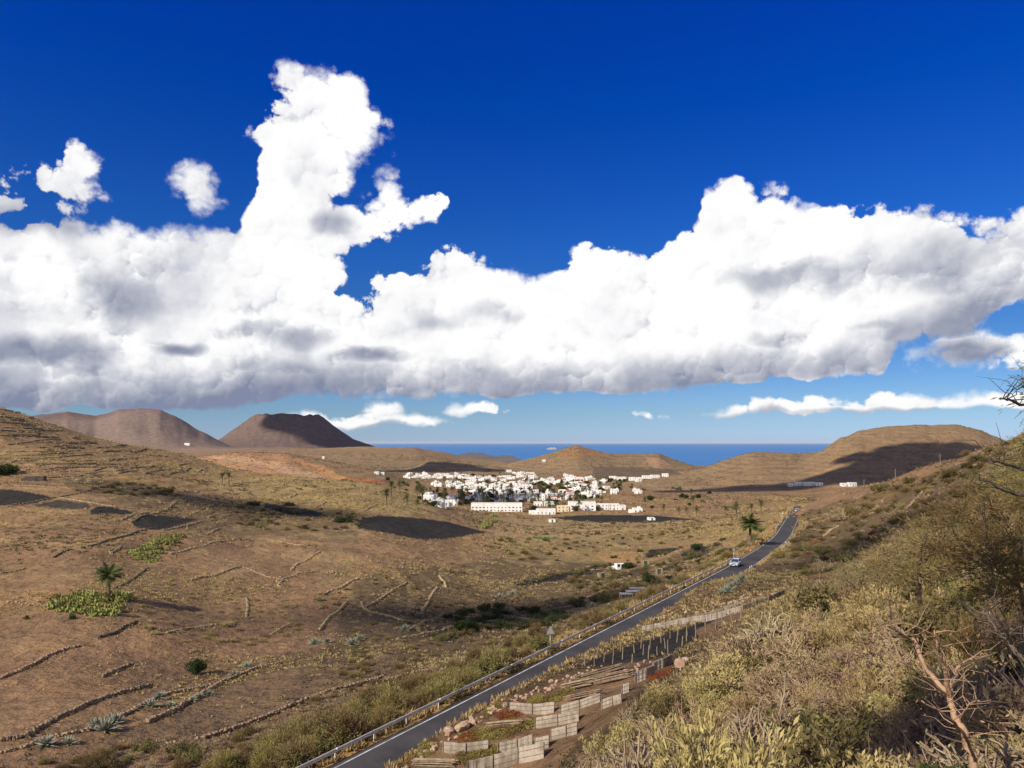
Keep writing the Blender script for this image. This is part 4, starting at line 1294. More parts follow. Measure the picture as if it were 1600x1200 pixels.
big_house(736,816,800,13,'long white two-storey block at the left of the village front', d=11, nwin=14, name='long_building')
big_house(834,848,791,6,'low white outbuilding, left one of a pair at the village front')
big_house(850,866,791,6,'low white outbuilding, right one of a pair at the village front')
big_house(838,868,804,8,'white walled courtyard house in front of the low outbuildings', wing=True)
big_house(871,889,800,9,'cream gabled house left of the tall white hall', creamw, tile=False)
big_house(889,931,798,13,'tall wide white hall at the centre of the village front', d=14, nwin=4, name='white_hall')
big_house(934,950,797,9,'white villa just right of the tall hall', wing=True)
big_house(951,968,797,9,'white villa in the middle of the right front row', wing=True)
big_house(968,978,797,7,'small white house at the right end of the front row')
big_house(990,1004,801,6,'lone small white farmhouse right of the village front', wing=True, nwin=2)
big_house(1014,1024,813,3,'tiny white shed in the field right of the lone farmhouse')
big_house(858,868,816,3,'tiny white shed in the field below the tall hall')
for u, v, w, lab in [(958,749,11,'first'),(972,750,13,'second'),(988,751,9,'third'),(996,751,15,'fourth'),(1012,748,16,'fifth'),(1024,747,14,'sixth'),(1040,745,9,'seventh')]:
    big_house(u - w / 2, u + w / 2, v, 4.5, 'white house on the road out of the village, %s from the left' % lab, wing=False, lo=900)
for u, v, w, lab in [(795,738,9,'white house alone above the back of the village'),(588,741,7,'left of two white houses beside the red slope'),(597,742,6,'right of two white houses beside the red slope'),
                     (850,722,6,'tiny white house high on the peaked hill'),(505,717,4,'tiny white house on the plain left of the volcano foot'),(292,696,8,'pale farmhouse at the foot of the left volcano')]:
    big_house(u - w / 2, u + w / 2, v, 3.5, lab, lo=900)
for u, v, w, h, lab in [(1240,760,12,4,'leftmost'),(1252,759,14,5,'second'),(1266,759,16,5,'third'),(1281,759,10,4,'fourth'),(1321,760,10,4,'fifth'),(1333,760,12,5,'sixth')]:
    big_house(u - w / 2, u + w / 2, v, h, 'white farm building under the round right-hand hill, %s from the left' % lab, d=8, lo=700)
# field hut of dark stone on the left, and the small farm below the road
p_ = hit(56, 751)
e = empty('stone_hut', p_, 0.2)
m = MB(); w = 26 / F * p_.y
m.box((0, 0, 1.1), (w, 4, 2.8)); m.box((-w * 0.55, 0.4, 0.6), (w * 0.4, 3.5, 1.8)); m.build('wall', basalt, e)
m = MB(); m.box((0, 0, 2.6), (w * 1.03, 4.3, 0.25)); m.build('roof', midst, e)
obj('doorway', doorme, darkglass, e, (w * 0.1, -2.02, 0.9))
tag(e, 'ruined dark stone hut with flat roof on the left terraces', 'hut')
p_ = hit(968, 889)
house(p_.x, p_.y, 3.2, 2.6, 1.7, 0.2, 'small white hut in the garden plot below the road', 'garden huts', whitew, True, 2, 'garden_hut')
for u, v, w, lab in [(1008,884,2.6,'small brown shed between the two dark plots'),(940,904,2.4,'small brown shed at the end of the cinder strip'),(1030,898,2.2,'small brown shed above the round tree by the road')]:
    p_ = hit(u, v)
    house(p_.x, p_.y, w, 2.2, 1.6, rnd.uniform(-.3, .3), lab, 'garden sheds', midst, False, 1, 'garden_shed')
sheet = mat('grey_sheet', (0.38, 0.37, 0.39), (0.26, 0.24, 0.26), scale=1.5, rough=0.5)
for i, (u, v, w, rz, lab) in enumerate([(996,925,4.5,0.1,'upper'),(990,930,4.0,0.15,'middle'),(978,934,3.2,0.1,'lower')]):
    p_ = hit(u, v); m = MB()
    for k in range(7):
        m.box((0, -1 + k * 0.33, 1.1 + 0.05 * (k % 2)), (w, 0.3, 0.05))
    for sx in (-1, 1):
        for sy in (-1, 1):
            m.box((sx * w * 0.45, sy * 0.9, 0.45), (0.1, 0.1, 1.3))
    tag(m.build('sheet_shelter', sheet, None, False, p_, rz), 'grey corrugated sheet shelter in the walled garden, %s of three' % lab, 'shelter', 'sheet shelters')

# ------------------------------------------------------------------ guardrail, signs, posts
galv = mat('galvanised_steel', (0.66, 0.62, 0.56), (0.50, 0.47, 0.42), scale=2.0, rough=0.6, metal=0.0)
def road_pt(i, o):
    p_ = RL[i] + RN[i] * o
    return p_[0], p_[1], float(road_z(RC[i, 1]))
rail_e = empty('guardrail', road_pt(44, -0.9))
R0 = Vector(rail_e.location)
prof = [(0.0, .40), (.05, .44), (.05, .50), (0.0, .545), (0.0, .565), (.05, .61), (.05, .67), (0.0, .71)]
i0, i1 = 30, 122
rl_idx = [i for i in range(len(RL)) if -2 < RL[i][1] < 170]
seglen = 8
for s_ in range(0, len(rl_idx) - 1, seglen):
    ids = rl_idx[s_:s_ + seglen + 1]
    if len(ids) < 2: continue
    vs, fs = [], []
    for i in ids:
        for th in (0.0, 0.012):
            for (o, z) in prof:
                x, y, zz = road_pt(i, -0.95 + o - th)
                vs.append((x - R0.x, y - R0.y, zz + z - R0.z))
    k2 = 2 * len(prof)
    for a in range(len(ids) - 1):
        for sd in range(2):
            for k in range(len(prof) - 1):
                b = a * k2 + sd * len(prof) + k
                fs.append((b, b + 1, b + k2 + 1, b + k2) if sd else (b, b + k2, b + k2 + 1, b + 1))
        for k in (0, len(prof) - 1):
            b = a * k2 + k
            fs.append((b, b + k2, b + k2 + len(prof), b + len(prof)))
    obj('beam', pymesh('beam', vs, fs), galv, rail_e)
pm = MB(); pm.box((0, 0, 0.1), (0.11, 0.07, 1.15)); pm = pm.mesh('post')
cum = 0
last = None
refl = mat('reflector', (0.85, 0.85, 0.85), None, rough=0.3)
rm = MB(); rm.box((0, 0, 0), (0.08, 0.12, 0.10)); rm = rm.mesh('reflector')
cnt = 0
for i in rl_idx:
    x, y, zz = road_pt(i, -1.02)
    if last is None or math.hypot(x - last[0], y - last[1]) > 3.6:
        last = (x, y)
        obj('post', pm, galv, rail_e, (x - R0.x, y - R0.y, zz - R0.z), math.atan2(_tan[i][1], _tan[i][0]))
        cnt += 1
        if cnt % 3 == 0:
            x, y, zz = road_pt(i, -0.86)
            obj('reflector', rm, refl, rail_e, (x - R0.x, y - R0.y, zz + 0.72 - R0.z))
tag(rail_e, 'grey steel guardrail on posts along the valley side of the road', 'guardrail')

def near_idx(y):
    return int(np.argmin(np.abs(RL[:, 1] - y)))
# warning sign seen from behind
i = near_idx(83)
x, y, zz = road_pt(i, -1.5)
e = empty('road_sign', (x, y, zz - 0.3), 0.35)
m = MB(); m.tube([(0, 0, 0), (0, 0, 2.6)], 0.045, 8); m.build('post', galv, e)
m = MB(); s3 = 0.52
tri = [(-s3, -0.05, 2.0), (s3, -0.05, 2.0), (0, -0.05, 2.0 + s3 * 1.73)]
m.add(tri + [(a, b - 0.03, c) for a, b, c in tri], [(0, 1, 2), (5, 4, 3), (0, 3, 4, 1), (1, 4, 5, 2), (2, 5, 3, 0)])
m.build('plate', mat('sign_back', (0.50, 0.50, 0.49), (0.42, 0.42, 0.41), scale=3, rough=0.5, metal=0.2), e)
m = MB(); m.box((0, -0.015, 2.15), (0.5, 0.04, 0.05)); m.box((0, -0.015, 2.5), (0.3, 0.04, 0.05)); m.build('bracket', galv, e)
tag(e, 'triangular warning sign seen from its grey back by the guardrail', 'road sign')
for y_, o_, lab in [(165, -1.3, 'left of the oncoming car'), (290, -1.2, 'left of the road near the crest')]:
    i = near_idx(y_); x, y, zz = road_pt(i, o_)
    e = empty('road_sign', (x, y, zz - 0.2), 0.3)
    m = MB(); m.tube([(0, 0, 0), (0, 0, 2.2)], 0.04, 6); m.build('post', galv, e)
    m = MB(); m.tube([(0, -0.05, 2.3), (0, -0.08, 2.3)], 0.33, 20); m.build('plate', refl if y_ > 200 else MATS['sign_back'], e)
    tag(e, 'small round road sign on a pole ' + lab, 'road sign')
# white rail beyond the bend, left verge
e = empty('white_barrier', road_pt(near_idx(255), -0.9))
B0 = Vector(e.location)
m = MB()
ids = [i for i in range(len(RL)) if 240 < RL[i][1] < 300]
m.tube([(road_pt(i, -0.9)[0] - B0.x, road_pt(i, -0.9)[1] - B0.y, road_pt(i, 0)[2] + 0.62 - B0.z) for i in ids], 0.14, 6); m.build('beam', paintw, e)
for i in ids[::4]:
    x, y, zz = road_pt(i, -0.95); obj('post', pm, galv, e, (x - B0.x, y - B0.y, zz - B0.z))
tag(e, 'short white roadside barrier at the far bend', 'barrier')
# marker posts on the uphill side of the road
mk = MB(); mk.tube([(0, 0, -0.2), (0, 0, 0.85)], 0.06, 7); mk = mk.mesh('marker_post')
for j, y_ in enumerate((60, 72, 150, 152.5)):
    i = near_idx(y_); x, y, zz = road_pt(i, ROAD_W + 0.5)
    e = empty('marker_post', (x, y, zz)); obj('post', mk, paintw, e)
    mm = MB(); mm.box((0, -0.06, 0.7), (0.08, 0.02, 0.12)); mm.build('reflector', MATS['reflector'], e)
    tag(e, 'white roadside marker post on the uphill edge, %s from the viewpoint' % ORD[j], 'marker post', 'marker posts')

# electricity poles
wood = mat('pole_wood', (0.24, 0.20, 0.165), (0.17, 0.145, 0.12), scale=4)
for u, v, h, lab in [(1350,761,3.2,'lowest on the right ridge'),(1399,750,3.4,'second up the right ridge'),(1470,729,3.6,'third up the right ridge, leaning'),(1552,697,2.2,'highest on the right ridge'),
                     (1117,808,11,'left of the pair by the tall palms'),(1122,808,12,'right of the pair by the tall palms')]:
    p_ = hit(u, v)
    e = empty('utility_pole', p_ - Vector((0, 0, 0.5)), 0.4)
    m = MB(); ln = -0.35 if 'leaning' in lab else 0.02
    m.tube([(0, 0, 0), (ln, 0, h + 0.5)], [0.11, 0.08], 8); m.build('pole', wood, e)
    m = MB(); m.box((ln * 0.93, 0, h * 0.96), (1.1, 0.1, 0.1)); m.build('crossarm', wood, e)
    tag(e, 'wooden utility pole, ' + lab, 'utility pole', 'utility poles')

# ------------------------------------------------------------------ cars
def car(loc, rz, body_col, label, s=1.0):
    e = empty('car', loc, rz)           # nose towards local -Y
    paint_ = mat('car_paint_' + ('blue' if body_col[2] > body_col[0] * 1.1 else 'white'), body_col, None, rough=0.22, metal=0.35, spec=0.6)
    L, Wd = 4.1, 1.75
    secs = [(-2.05, .42, .62, .78), (-1.95, .28, .72, .86), (-1.3, .24, .88, .875), (-0.85, .22, .95, .875), (0.9, .22, .97, .875), (1.6, .24, .98, .86), (1.98, .32, .92, .82), (2.05, .45, .78, .74)]
    vs, fs = [], []
    for (y, z0, z1, hw) in secs:
        vs += [(-hw * .92, y, z0), (-hw, y, z0 + .18), (-hw * .99, y, z1 - .12), (-hw * .86, y, z1), (hw * .86, y, z1), (hw * .99, y, z1 - .12), (hw, y, z0 + .18), (hw * .92, y, z0)]
    for i in range(len(secs) - 1):
        for k in range(8):
            a = i * 8 + k; b = i * 8 + (k + 1) % 8
            fs.append((a, b, b + 8, a + 8))
    fs.append(tuple(range(8))); fs.append(tuple(range((len(secs) - 1) * 8, len(secs) * 8))[::-1])
    body = obj('body', pymesh('car_body', vs, fs, False), paint_, e)
    m = MB(); m.add([(-.76, -.85, .94), (.76, -.85, .94), (.76, 1.75, .96), (-.76, 1.75, .96), (-.60, -.15, 1.42), (.60, -.15, 1.42), (.60, 1.25, 1.44), (-.60, 1.25, 1.44)],
                    [(0, 1, 5, 4), (1, 2, 6, 5), (2, 3, 7, 6), (3, 0, 4, 7)])
    m.build('windows', darkglass, e)
    m = MB(); m.box((0, .55, 1.44), (1.24, 1.46, .05)); m.build('roof', paint_, e)
    m = MB()
    for sx in (-1, 1):
        m.tube([(sx * .77, -.87, .93), (sx * .615, -.16, 1.43)], .035, 5); m.tube([(sx * .62, 1.26, 1.44), (sx * .77, 1.77, .95)], .05, 5); m.tube([(sx * .75, .5, .95), (sx * .61, .5, 1.44)], .03, 5)
    m.build('pillar', paint_, e)
    tyre = mat('tyre', (0.02, 0.02, 0.02), None, rough=0.9); rim = mat('rim', (0.5, 0.5, 0.52), None, rough=0.3, metal=0.8)
    for sx in (-1, 1):
        for y in (-1.3, 1.3):
            w_ = MB(); w_.tube([(sx * .66, y, .31), (sx * .86, y, .31)], .31, 18); wo = w_.build('wheel', tyre, e)
            w_ = MB(); w_.tube([(sx * .85, y, .31), (sx * .875, y, .31)], .19, 12); w_.build('rim', rim, wo)
        h_ = MB(); h_.box((sx * .58, -1.99, .68), (.38, .12, .15)); h_.build('headlight', refl, e)
        h_ = MB(); h_.box((sx * .92, -.72, 1.0), (.2, .1, .14)); h_.build('mirror', paint_, e)
    m = MB(); m.box((0, -2.03, .50), (1.0, .08, .14)); m.build('grille', darkglass, e)
    m = MB(); m.box((0, -2.08, .42), (.5, .03, .1)); m.build('number_plate', refl, e)
    return tag(e, label, 'car', 'cars on the road')
i = near_idx(155); x, y, zz = road_pt(i, 1.25)
car((x, y, zz + 0.03), math.atan2(_tan[i][1], _tan[i][0]) - math.pi / 2, (0.42, 0.50, 0.62), 'silver-blue hatchback driving towards the viewer on the road')
i = near_idx(338); x, y, zz = road_pt(i, 3.0)
car((x, y, zz + 0.03), math.atan2(_tan[i][1], _tan[i][0]) - math.pi / 2, (0.75, 0.74, 0.72), 'tiny white car at the far crest of the road')

# ------------------------------------------------------------------ reed windbreaks, cane stacks, stakes and rocks between road and viewpoint
reed = bpy.data.materials.new('reed_matting'); reed.use_nodes = True
t = NT(reed.node_tree)
tc = t.n('ShaderNodeTexCoord').outputs['Object']
st = t.noise(t.vm('MULTIPLY', tc, (26.0, 26.0, 0.7)), 1.0, 3.0, 0.7)
cc = t.ramp(st, [(0.26, (0.20, 0.165, 0.13)), (0.42, (0.37, 0.315, 0.25)), (0.62, (0.44, 0.38, 0.31)), (0.8, (0.50, 0.44, 0.37))])
cc = t.mix(t.smooth(t.noise(tc, 0.8, 5.0, 0.65), 0.42, 0.64), cc, (0.24, 0.195, 0.15))
cc = t.mix(t.math('MULTIPLY', t.smooth(t.noise(t.vm('MULTIPLY', tc, (3.0, 3.0, 0.5)), 1.0, 5.0, 0.7), 0.55, 0.72), 0.7), cc, (0.13, 0.105, 0.085))
bn = t.n('ShaderNodeBump', ins={'Strength': 0.8, 'Distance': 0.03, 'Height': st})
p = t.n('ShaderNodeBsdfPrincipled', ins={'Base Color': cc, 'Roughness': 0.9, 'Specular IOR Level': 0.1, 'Normal': bn.outputs[0]})
t.n('ShaderNodeOutputMaterial', ins={0: p.outputs[0]})
stakem = mat('stake_wood', (0.30, 0.235, 0.165), (0.18, 0.14, 0.10), scale=5, per_object=0.3)
wirem = mat('wire', (0.12, 0.11, 0.10), None, rough=0.6, metal=0.5)
def fence(pts, hpx, label, pw=1.9):
    """reed windbreak; pts = foot line in the photo, left to right"""
    P3 = [hit(u, v) for u, v in pts]
    base = P3[0]
    h = hpx / F * np.mean([q_.y for q_ in P3])
    e = empty('reed_windbreak', base)
    seg = []
    for a, b in zip(P3[:-1], P3[1:]):
        n = max(1, int(round((b - a).length / pw)))
        seg += [(a + (b - a) * k / n, a + (b - a) * (k + 1) / n) for k in range(n)]
    for k, (a, b) in enumerate(seg):
        hh = h * 0.88 * rnd.uniform(0.97, 1.03)
        dv = (b - a); L = dv.length
        nrm = Vector((-dv.y, dv.x, 0)).normalized() * 0.03
        tilt = Vector((-dv.y, dv.x, 0)).normalized() * rnd.uniform(-0.05, 0.05)
        m = MB(); ns = 9
        o = a - base
        for s_ in range(ns + 1):
            q_ = o + dv * (0.004 + 0.992 * s_ / ns)
            top = hh * (1 + rnd.uniform(-0.02, 0.02))
            wob = nrm * (0.6 * math.sin(s_ * 1.9 + k))
            m.v += [tuple(q_ - nrm + wob - Vector((0, 0, .15))), tuple(q_ - nrm + wob + tilt + Vector((0, 0, top))), tuple(q_ + nrm + wob + tilt + Vector((0, 0, top))), tuple(q_ + nrm + wob - Vector((0, 0, .15)))]
        for s_ in range(ns):
            a0 = s_ * 4
            for j in range(4):
                m.f.append((a0 + j, a0 + (j + 1) % 4, a0 + 4 + (j + 1) % 4, a0 + 4 + j))
        m.f.append((0, 1, 2, 3)); m.f.append((ns * 4 + 3, ns * 4 + 2, ns * 4 + 1, ns * 4))
        m.build('panel', reed, e)
        pb = MB(); q_ = o - nrm * 2.2
        pb.tube([tuple(q_ - Vector((0, 0, .2))), tuple(q_ + tilt * 0.5 + Vector((0, 0, hh * 1.06)))], 0.028, 5)
        pb.build('stake', stakem, e)
        wb = MB()
        for zf in (0.3, 0.72):
            wb.tube([tuple(o - nrm * 1.6 + Vector((0, 0, hh * zf))), tuple(o + dv - nrm * 1.6 + Vector((0, 0, hh * zf)))], 0.008, 4, False)
        wb.build('wire', wirem, e)
    tag(e, label, 'windbreak', 'reed windbreaks on the terraces')
fence([(797,1113),(832,1116),(866,1113)], 18, 'curved pale reed windbreak at the upper left below the road rocks')
fence([(876,1116),(905,1108),(938,1096)], 16, 'reed windbreak right of the curved upper one')
fence([(941,1108),(958,1102),(972,1098)], 17, 'short reed windbreak stepping up from the middle row')
fence([(972,1085),(983,1081)], 17, 'narrow reed panel between the stepped windbreaks')
fence([(992,1068),(1008,1062),(1022,1056)], 20, 'tall reed windbreak below the stake plot')
fence([(1020,1050),(1034,1044),(1050,1036)], 17, 'reed windbreak at the lower corner of the stake plot')
fence([(693,1176),(728,1179),(763,1175)], 20, 'curved pale reed windbreak nearest the road at lower left')
fence([(778,1177),(808,1171),(832,1163)], 18, 'reed windbreak right of the lower curved one')
fence([(837,1138),(872,1133),(905,1126)], 19, 'reed windbreak in the middle tier')
fence([(862,1156),(885,1151),(902,1147)], 20, 'short reed windbreak under the middle tier')
fence([(730,1212),(770,1203),(810,1192),(850,1184)], 27, 'long reed windbreak along the bottom edge')
fence([(836,1172),(858,1168)], 22, 'narrow reed panel left of the bottom windbreak end')
fence([(1002,987),(1040,981),(1080,973),(1120,967),(1160,955),(1200,941),(1226,930)], 10, 'long low reed windbreak beside the road and earth track', 1.6)
fence([(1040,978),(1100,966),(1160,946)], 8, 'upper stone-backed windbreak right under the road', 1.8)

canem = mat('old_cane', (0.30, 0.22, 0.145), (0.16, 0.115, 0.075), scale=3, per_object=0.2)
def cane_stack(u0, v0, u1, v1, n, label):
    a, b = hit(u0, v0), hit(u1, v1)
    m = MB(); L = (b - a).length; dv = (b - a).normalized(); up = Vector((0, 0, 1)); sd = dv.cross(up)
    for k in range(n):
        s0 = rnd.uniform(0, 0.12) * L; s1 = L * rnd.uniform(0.85, 1.0)
        o = sd * (-0.12 * (k % 4) + rnd.uniform(-.05, .05)) + up * (0.05 + 0.10 * (k // 4) + rnd.uniform(0, .04))
        w_ = sd * rnd.uniform(-.08, .08) + up * rnd.uniform(-.03, .05)
        m.tube([tuple(dv * s0 + o), tuple(dv * (s0 + s1) / 2 + o + w_), tuple(dv * s1 + o)], rnd.uniform(.03, .05), 5)
    tag(m.build('cane_stack', canem, None, False, a), label, 'cane stack', 'stacked canes on the terraces')
cane_stack(757,1143,818,1138,20,'stack of old brown canes above the lower curved windbreak')
cane_stack(640,1197,715,1199,16,'stack of brown canes at the bottom edge beside the road')
cane_stack(872,1082,930,1070,20,'stack of brown canes above the middle windbreaks')
cane_stack(925,1072,990,1058,22,'long stack of canes right of the upper windbreaks')
cane_stack(900,1068,975,1046,18,'uppermost cane stack below the rocks')
cane_stack(880,1098,940,1086,14,'thin stack of canes behind the right upper windbreak')

# stakes in the black cinder plot
cand = []
for k in range(4000):
    u = rnd.uniform(905, 1168); v = rnd.uniform(955, 1042)
    if inpoly(PLOT, np.array([u]), np.array([v]))[0] and all((u - a) ** 2 / 1.4 + ((v - b) * 1.5) ** 2 > 11.5 ** 2 for a, b in cand):
        cand.append((u, v))
sme = MB(); sme.tube([(0, 0, -0.2), (0.01, 0, 0.55), (0, 0.01, 1.15)], [0.045, 0.042, 0.038], 6); sme = sme.mesh('stake')
cand.sort()
for k, (u, v) in enumerate(cand):
    p_ = hit(u, v)
    o = obj('wooden_stake', sme, stakem, None, p_, rnd.uniform(0, 6))
    o.rotation_euler.x = rnd.uniform(-.10, .10); o.rotation_euler.y = rnd.uniform(-.10, .10)
    o.scale = (1, 1, rnd.uniform(0.6, 0.95))
    tag(o, 'thin pale wooden stake in the black cinder plot, %s' % ('%s from the left' % ORD[k] if k < 40 else 'at its end'), 'stake', 'stakes in the cinder plot')

# rocks along the uphill edge of the road
def rock_proto(seed):
    bm = bmesh.new()
    bmesh.ops.create_icosphere(bm, subdivisions=2, radius=0.5)
    rs = np.random.RandomState(seed)
    for _ in range(7):
        n = Vector(rs.normal(0, 1, 3)).normalized(); dd = rs.uniform(0.26, 0.42)
        for v_ in bm.verts:
            k = v_.co.dot(n) - dd
            if k > 0: v_.co -= n * k
    me = bpy.data.meshes.new('rock'); bm.to_mesh(me); bm.free()
    return me
ROCK = [rock_proto(s) for s in (51, 52, 53, 54)]
rockm = mat('pale_rock', (0.43, 0.31, 0.215), (0.30, 0.19, 0.125), scale=2.2, bump=0.5, bscale=8, per_object=0.3)
def rock(u, v, s, label, group):
    p_ = hit(u, v)
    if p_ is None: return
    o = obj('rock', ROCK[rnd.randrange(4)], rockm, None, p_ + Vector((0, 0, s * 0.22)), rnd.uniform(0, 6))
    o.scale = (s * rnd.uniform(.9, 1.3), s * rnd.uniform(.8, 1.1), s * rnd.uniform(.65, .95))
    o.rotation_euler.x = rnd.uniform(-.4, .4)
    tag(o, label, 'rock', group)
for u, v, s, lab in [(703,1148,0.95,'large tan boulder left of two above the lower windbreak'),(722,1141,1.05,'large tan boulder right of two above the lower windbreak'),(738,1132,.6,'medium tan boulder right of the two large ones'),
                     (1062,1042,.9,'tan boulder beside the red earth under the stake plot'),(1072,1036,.7,'smaller tan boulder right of the red earth')]:
    rock(u, v, s, lab, 'large boulders')
BANK = [(630,1198),(680,1165),(720,1138),(760,1115),(790,1098),(815,1086),(850,1072),(890,1058),(930,1048),(985,1040),(1015,1036)]
for k in range(150):
    t_ = rnd.uniform(0, len(BANK) - 1.001); i = int(t_); f_ = t_ - i
    u = BANK[i][0] + (BANK[i + 1][0] - BANK[i][0]) * f_ + rnd.gauss(0, 5); v = BANK[i][1] + (BANK[i + 1][1] - BANK[i][1]) * f_ + rnd.gauss(4, 5)
    sec = ('beside the bottom stretch of road', 'between the boulders and the curved windbreak', 'above the upper curved windbreak', 'in the rubble bank below the stake plot')[min(3, int(t_ / 2.55))]
    rock(u, v, rnd.uniform(0.16, 0.42), 'small pale rock ' + sec, 'small rocks ' + sec)
for k in range(60):
    t_ = rnd.random(); u = 1010 + 215 * t_ + rnd.gauss(0, 3); v = 972 - 48 * t_ + rnd.gauss(0, 3)
    rock(u, v, rnd.uniform(0.25, 0.55), 'pale rock in the rubble line under the far road bank', 'small rocks under the far bank')
for k in range(16):
    rock(rnd.uniform(0, 62), 944 + rnd.gauss(0, 3), rnd.uniform(0.35, 0.8), 'rock in the pinkish row by the prickly pears', 'rocks by the prickly pears')
# blue barrel
p_ = hit(89, 949); m = MB()
m.tube([(0, 0, 0), (0, 0, .1), (0, 0, .45), (0, 0, .9), (0, 0, 1.0)], [.38, .42, .44, .42, .34], 16)
e = empty('barrel', p_); m.build('drum', mat('blue_plastic', (0.02, 0.13, 0.52), (0.015, 0.10, 0.42), scale=4, rough=0.4), e)
m = MB(); m.tube([(0, 0, 1.0), (0, 0, 1.05)], .3, 14); m.build('lid', MATS['blue_plastic'], e)
tag(e, 'bright blue plastic barrel at the edge of the prickly pears', 'barrel')

# ------------------------------------------------------------------ palms and single trees
for u, v, h, lab, lod in [
    (170,938,7.0,'tall palm standing over the prickly pears at the left',True),(347,757,7.5,'left palm of the pair on the far left slope',False),(358,757,8.0,'right palm of the pair on the far left slope',False),
    (604,790,10,'lone dark palm on the knoll before the village',False),(636,792,8,'light palm right of the lone knoll palm',False),(653,799,7,'smallest palm at the knoll edge before the village',False),
    (1172,854,8.0,'full-crowned palm beside the road bend',True),(1037,803,9,'round-headed palm in the field right of the village',False),(1061,806,7.5,'first small palm in the row right of the round-headed one',False),
    (1073,805,7,'second small palm in the row right of the round-headed one',False),(1088,806,7.5,'third small palm in the row right of the round-headed one',False),(1151,812,11,'tall slim palm left of the far road',False),
    (1174,806,8,'palm between the tall slim palm and the far road',False),(1189,803,9,'palm nearest the far road crest',False),(1134,806,7,'short palm behind the utility poles',False),
    (1004,772,8,'palm at the right edge of the village gardens',False),(940,788,9,'dark palm before the right front villas',False),(922,797,8,'palm in front of the tall white hall',False)]:
    p_ = hit(u, v)
    palm(p_, h, lab, 'single palms', lod, 1.15 if u in (170, 1172) else 1.0)
TREES = [  # village trees: u range, v range, palms, bushy trees, where
    ((655,735),(766,792),22,22,'in the shaded left part of the village'), ((735,830),(762,792),36,40,'in the shaded village centre'), ((828,900),(756,770),10,40,'in the dark tree belt of the village'),
    ((830,935),(770,800),30,40,'near the front of the village'), ((890,990),(750,768),12,40,'in the orchard right of the village'), ((690,830),(743,764),14,34,'at the back of the village'),
    ((1000,1110),(758,800),4,12,'in the fields right of the village'), ((600,670),(745,785),6,8,'on the slope left of the village')]
for (u0, u1), (v0, v1), npal, nb, where in TREES:
    for k in range(npal + nb):
        p_ = hit(rnd.uniform(u0, u1), rnd.uniform(v0, v1), 480)
        if p_ is None or p_.y > 2100 or any((p_.x - q_.x) ** 2 + (p_.y - q_.y) ** 2 < 30 for q_ in hs): continue
        if k < npal:
            palm(p_, rnd.uniform(8, 13), 'palm ' + where, 'palms ' + where)
        else:
            r_ = rnd.uniform(1.8, 3.6)
            shrub('round', p_, r_, r_ * rnd.uniform(.8, 1.2), 'leafy_tree', 'dark leafy tree ' + where, 'tree', 'trees ' + where, leaf='round' if rnd.random() < .6 else 'olive')
for u, v, r_, h_, lab in [(935,915,1.6,1.2,'dark bush at the left end of the garden wall'),(1045,905,1.5,1.1,'green bush between the shelters and the road bank'),(960,872,1.8,1.2,'green bush above the white garden hut'),(1000,862,1.7,1.2,'green bush on the edge of the left dark plot'),(905,948,1.7,1.1,'green bush by the rubble below the garden'),(945,942,1.6,1.1,'dark bush among the shelter sheets'),(870,965,1.9,1.2,'green bush in the ravine below the garden'),(1130,845,1.8,1.3,'green bush beside the roadside palm'),(1087,860,2.4,2.0,'round dark green bush between two plots by the road'),(1017,912,2.2,1.9,'dark round tree above the sheeted garden'),(305,1054,1.35,1.5,'round green bush alone in the bare near field'),
                       (0,742,9,4.0,'dark green tree at the left edge above the stone hut'),(725,985,2.2,1.6,'dark bush on the shaded terrace'),(113,967,0.75,.9,'small dark tree below the blue barrel, right one'),
                       (41,968,0.6,.7,'small dark tree below the blue barrel, left one'),(982,888,2.0,1.4,'dark bush beside the white garden hut'),(540,815,5.5,3.2,'dark bushy tree at the end of the black field'),
                       (400,790,4.5,2.6,'dark shrub left of the black strip field'),(450,790,3.5,2.2,'brown shrub above the black strip field')]:
    shrub('olive' if h_ < 1.35 or u > 390 and u < 545 else 'round', hit(u, v), r_, h_, 'leafy_bush', lab, 'bush', 'single dark bushes', leaf='round')
# prickly pears
PEARA = [(75,945),(100,932),(140,928),(180,930),(205,935),(190,950),(180,962),(130,962),(90,955)]
PEARB = [(205,865),(225,850),(250,838),(285,834),(292,842),(265,855),(250,870),(240,882),(215,875)]
def scatter_px(poly, n, gap):
    us = [p_[0] for p_ in poly]; vs = [p_[1] for p_ in poly]; out = []
    for k in range(n * 40):
        if len(out) >= n: break
        u = rnd.uniform(min(us), max(us)); v = rnd.uniform(min(vs), max(vs))
        if inpoly(poly, np.array([u]), np.array([v]))[0] and all((u - a) ** 2 + ((v - b) * 1.8) ** 2 > gap ** 2 for a, b in out):
            out.append((u, v))
    return out
padme = MB()
rs_ = np.random.RandomState(77)
for k in range(70):
    a = rs_.uniform(0, 6.28); r_ = rs_.uniform(0, 1) ** 0.5; c_ = Vector((math.cos(a) * r_, math.sin(a) * r_, rs_.uniform(0.05, 0.95 * (1.1 - r_ * .7))))
    n_ = Vector(rs_.normal(0, 1, 3)); n_.z *= 0.4; n_.normalize()
    s1 = n_.cross(Vector((0, 0, 1))).normalized(); s2 = Vector((0, 0, 1)) + s1 * rs_.uniform(-.5, .5); s2 = (s2 - n_ * s2.dot(n_)).normalized(); s1 = n_.cross(s2)
    rim_ = [c_ + s1 * math.cos(w) * .15 * (1 + .2 * math.sin(w)) + s2 * (math.sin(w) * .23) for w in np.linspace(0, 6.283, 9)[:-1]]
    padme.add([c_ + n_ * .03, c_ - n_ * .03] + rim_, [(0, 2 + i, 2 + (i + 1) % 8) for i in range(8)] + [(1, 2 + (i + 1) % 8, 2 + i) for i in range(8)])
padme = padme.mesh('pads')
